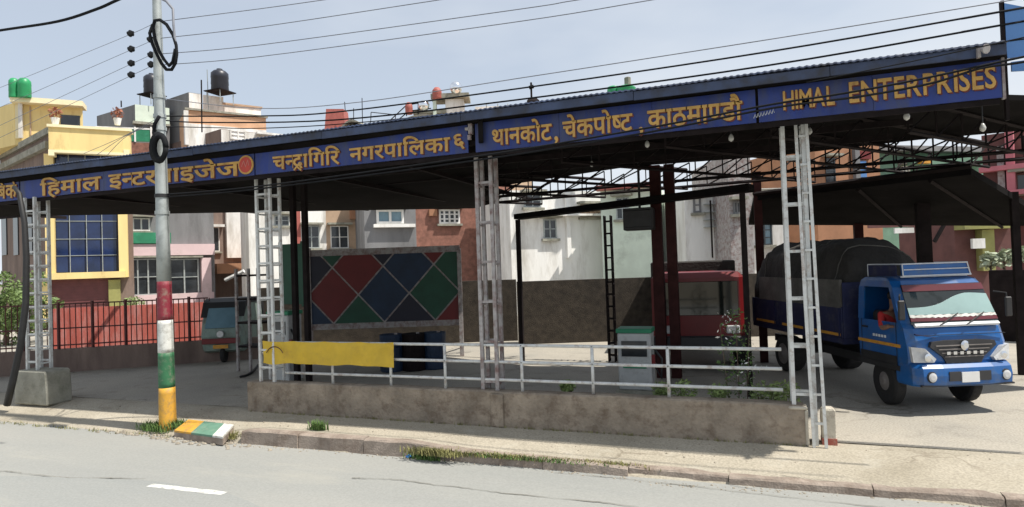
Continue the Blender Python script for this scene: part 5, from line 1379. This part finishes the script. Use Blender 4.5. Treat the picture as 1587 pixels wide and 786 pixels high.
# canvas and load under tarpaulin
def lump(y, hw, z0, z1, sd):
    n = 25; out = []
    for i in range(n):
        a = math.pi*i/(n-1); c, s_ = math.cos(a), math.sin(a)
        c = math.copysign(abs(c)**.55, c); s_ = s_**.6
        j = .07*noise.noise(V((y*1.7, a*2.2, sd)))+.035*noise.noise(V((y*6, a*7, sd)))+.02*noise.noise(V((y*15, a*4, sd)))
        out.append((-c*(hw+j), y, z0+(z1-z0+j)*s_))
    return out
def HL(y_):
    i = (y_-1.74)/3.46*40
    return 1.9+.82*min(1, (.02+i/40)*7)**.5*min(1, (1.02-i/40)*7)**.5+.05*noise.noise(V((i*.35, 0, 0)))
T(MB().loft([lump(y_, .90, 1.45, HL(y_), 2) for y_ in [1.74+3.46*i/60 for i in range(61)]]), 'tarpaulin_load', 'tarp', smooth=True)
T(MB().loft([[(-.955-.02*noise.noise(V((y_*3, k, 0))), y_, z_) for k, z_ in enumerate((1.50, 1.62, 1.75, 1.90, 2.0))]+[(-.90, y_, 2.0), (-.90, y_, 1.5)] for y_ in [1.72+.15*i for i in range(22)]]), 'side_canvas', 'canvas')
mb = MB()
for y_ in (2.0, 2.9, 3.8, 4.7):
    mb.tube([V(p)+V((0, 0, .006)) for p in lump(y_, .905, 1.45, HL(y_), 2)], .012, 5)
T(mb, 'tie_rope', 'canvas')

# ------------------------------------------------------------------ driver
RM = WM[tr.name]
def TP(x_, y_, z_): return RM @ V((x_, y_, z_))
drv = thing('person', 'truck driver in a red shirt leaning at the open cab window', 'person', tuple(TP(-.50, .84, 1.0)), ANG)
def skin_body(name, joints, edges, m, parent, lv=2):
    me = bpy.data.meshes.new(name); me.from_pydata([j[:3] for j in joints], edges, []); o = bpy.data.objects.new(name, me); C.objects.link(o)
    md = o.modifiers.new('skin', 'SKIN'); md.use_smooth_shade = True
    for i, j in enumerate(joints): me.skin_vertices[0].data[i].radius = (j[3], j[3] if len(j) < 5 else j[4])
    me.skin_vertices[0].data[0].use_root = True
    sb = o.modifiers.new('sub', 'SUBSURF'); sb.levels = sb.render_levels = lv
    dg = bpy.context.evaluated_depsgraph_get(); m2 = bpy.data.meshes.new_from_object(o.evaluated_get(dg)); bpy.data.objects.remove(o)
    m2.materials.clear(); m2.materials.append(M[m]); m2.name = name
    ob = bpy.data.objects.new(name, m2); C.objects.link(ob); ob.parent = parent; m2.shade_smooth()
    return ob
J = [(0, .05, .02, .15), (0, .03, .22, .14), (0, 0, .42, .155), (0, -.02, .50, .08), (0, -.03, .57, .055),
     (-.19, 0, .45, .06), (-.27, -.12, .24, .045), (-.30, -.34, .30, .036), (.19, 0, .45, .06), (.22, -.16, .24, .045), (.10, -.40, .34, .036),
     (-.10, -.25, .02, .085), (-.12, -.45, -.02, .07), (.10, -.25, .02, .085), (.12, -.45, -.02, .07), (0, -.05, .66, .085), (0, -.055, .75, .075)]
E_ = [(0, 1), (1, 2), (2, 3), (3, 4), (2, 5), (5, 6), (6, 7), (2, 8), (8, 9), (9, 10), (0, 11), (11, 12), (0, 13), (13, 14), (4, 15), (15, 16)]
skin_body('body', J, E_, 'skin', drv)
JS = [(a, b, c, r_*1.13) for a, b, c, r_ in (J[0], J[1], J[2], J[5], J[6], J[8], J[9])]
skin_body('red_shirt', JS, [(0, 1), (1, 2), (2, 3), (3, 4), (2, 5), (5, 6)], 'shirt', drv)
MB().lathe((0, -.045, .72), [(.088, -.02), (.097, .02), (.09, .07), (.06, .105), (.02, .12)], 14).build('hair', M['hair'], drv, smooth=True, local=True)
MB().loft([[(a*.012, -.13-b_, .68+c) for a, c in ((-1, -.015), (1, -.015), (1, .02), (-1, .02))] for b_ in (0, .018)]).build('nose', M['skin'], drv, local=True)
for sx in (-1, 1):
    MB().lathe((sx*.032, -.132, .705), [(.004, 0), (.008, .003), (.004, .006)], 8, axis=(0, -1, 0)).build('eye', M['black'], drv, local=True)
    for f in range(4):
        bx_ = (-.30 if sx < 0 else .10)+(f-1.5)*.019; by = -.36 if sx < 0 else -.42; bz_ = .30 if sx < 0 else .345
        MB().tube([(bx_, by, bz_), (bx_, by-.03, bz_+.012), (bx_, by-.05, bz_-.008), (bx_, by-.04, bz_-.024)], [.009, .009, .008, .006], 6).build('finger', M['skin'], drv, smooth=True, local=True)
    MB().tube([((-.30 if sx < 0 else .10)-sx*.03, -.35 if sx < 0 else -.41, .30 if sx < 0 else .34), ((-.30 if sx < 0 else .10)-sx*.05, (-.38 if sx < 0 else -.44), .29 if sx < 0 else .33)], [.011, .008], 6).build('thumb', M['skin'], drv, smooth=True, local=True)
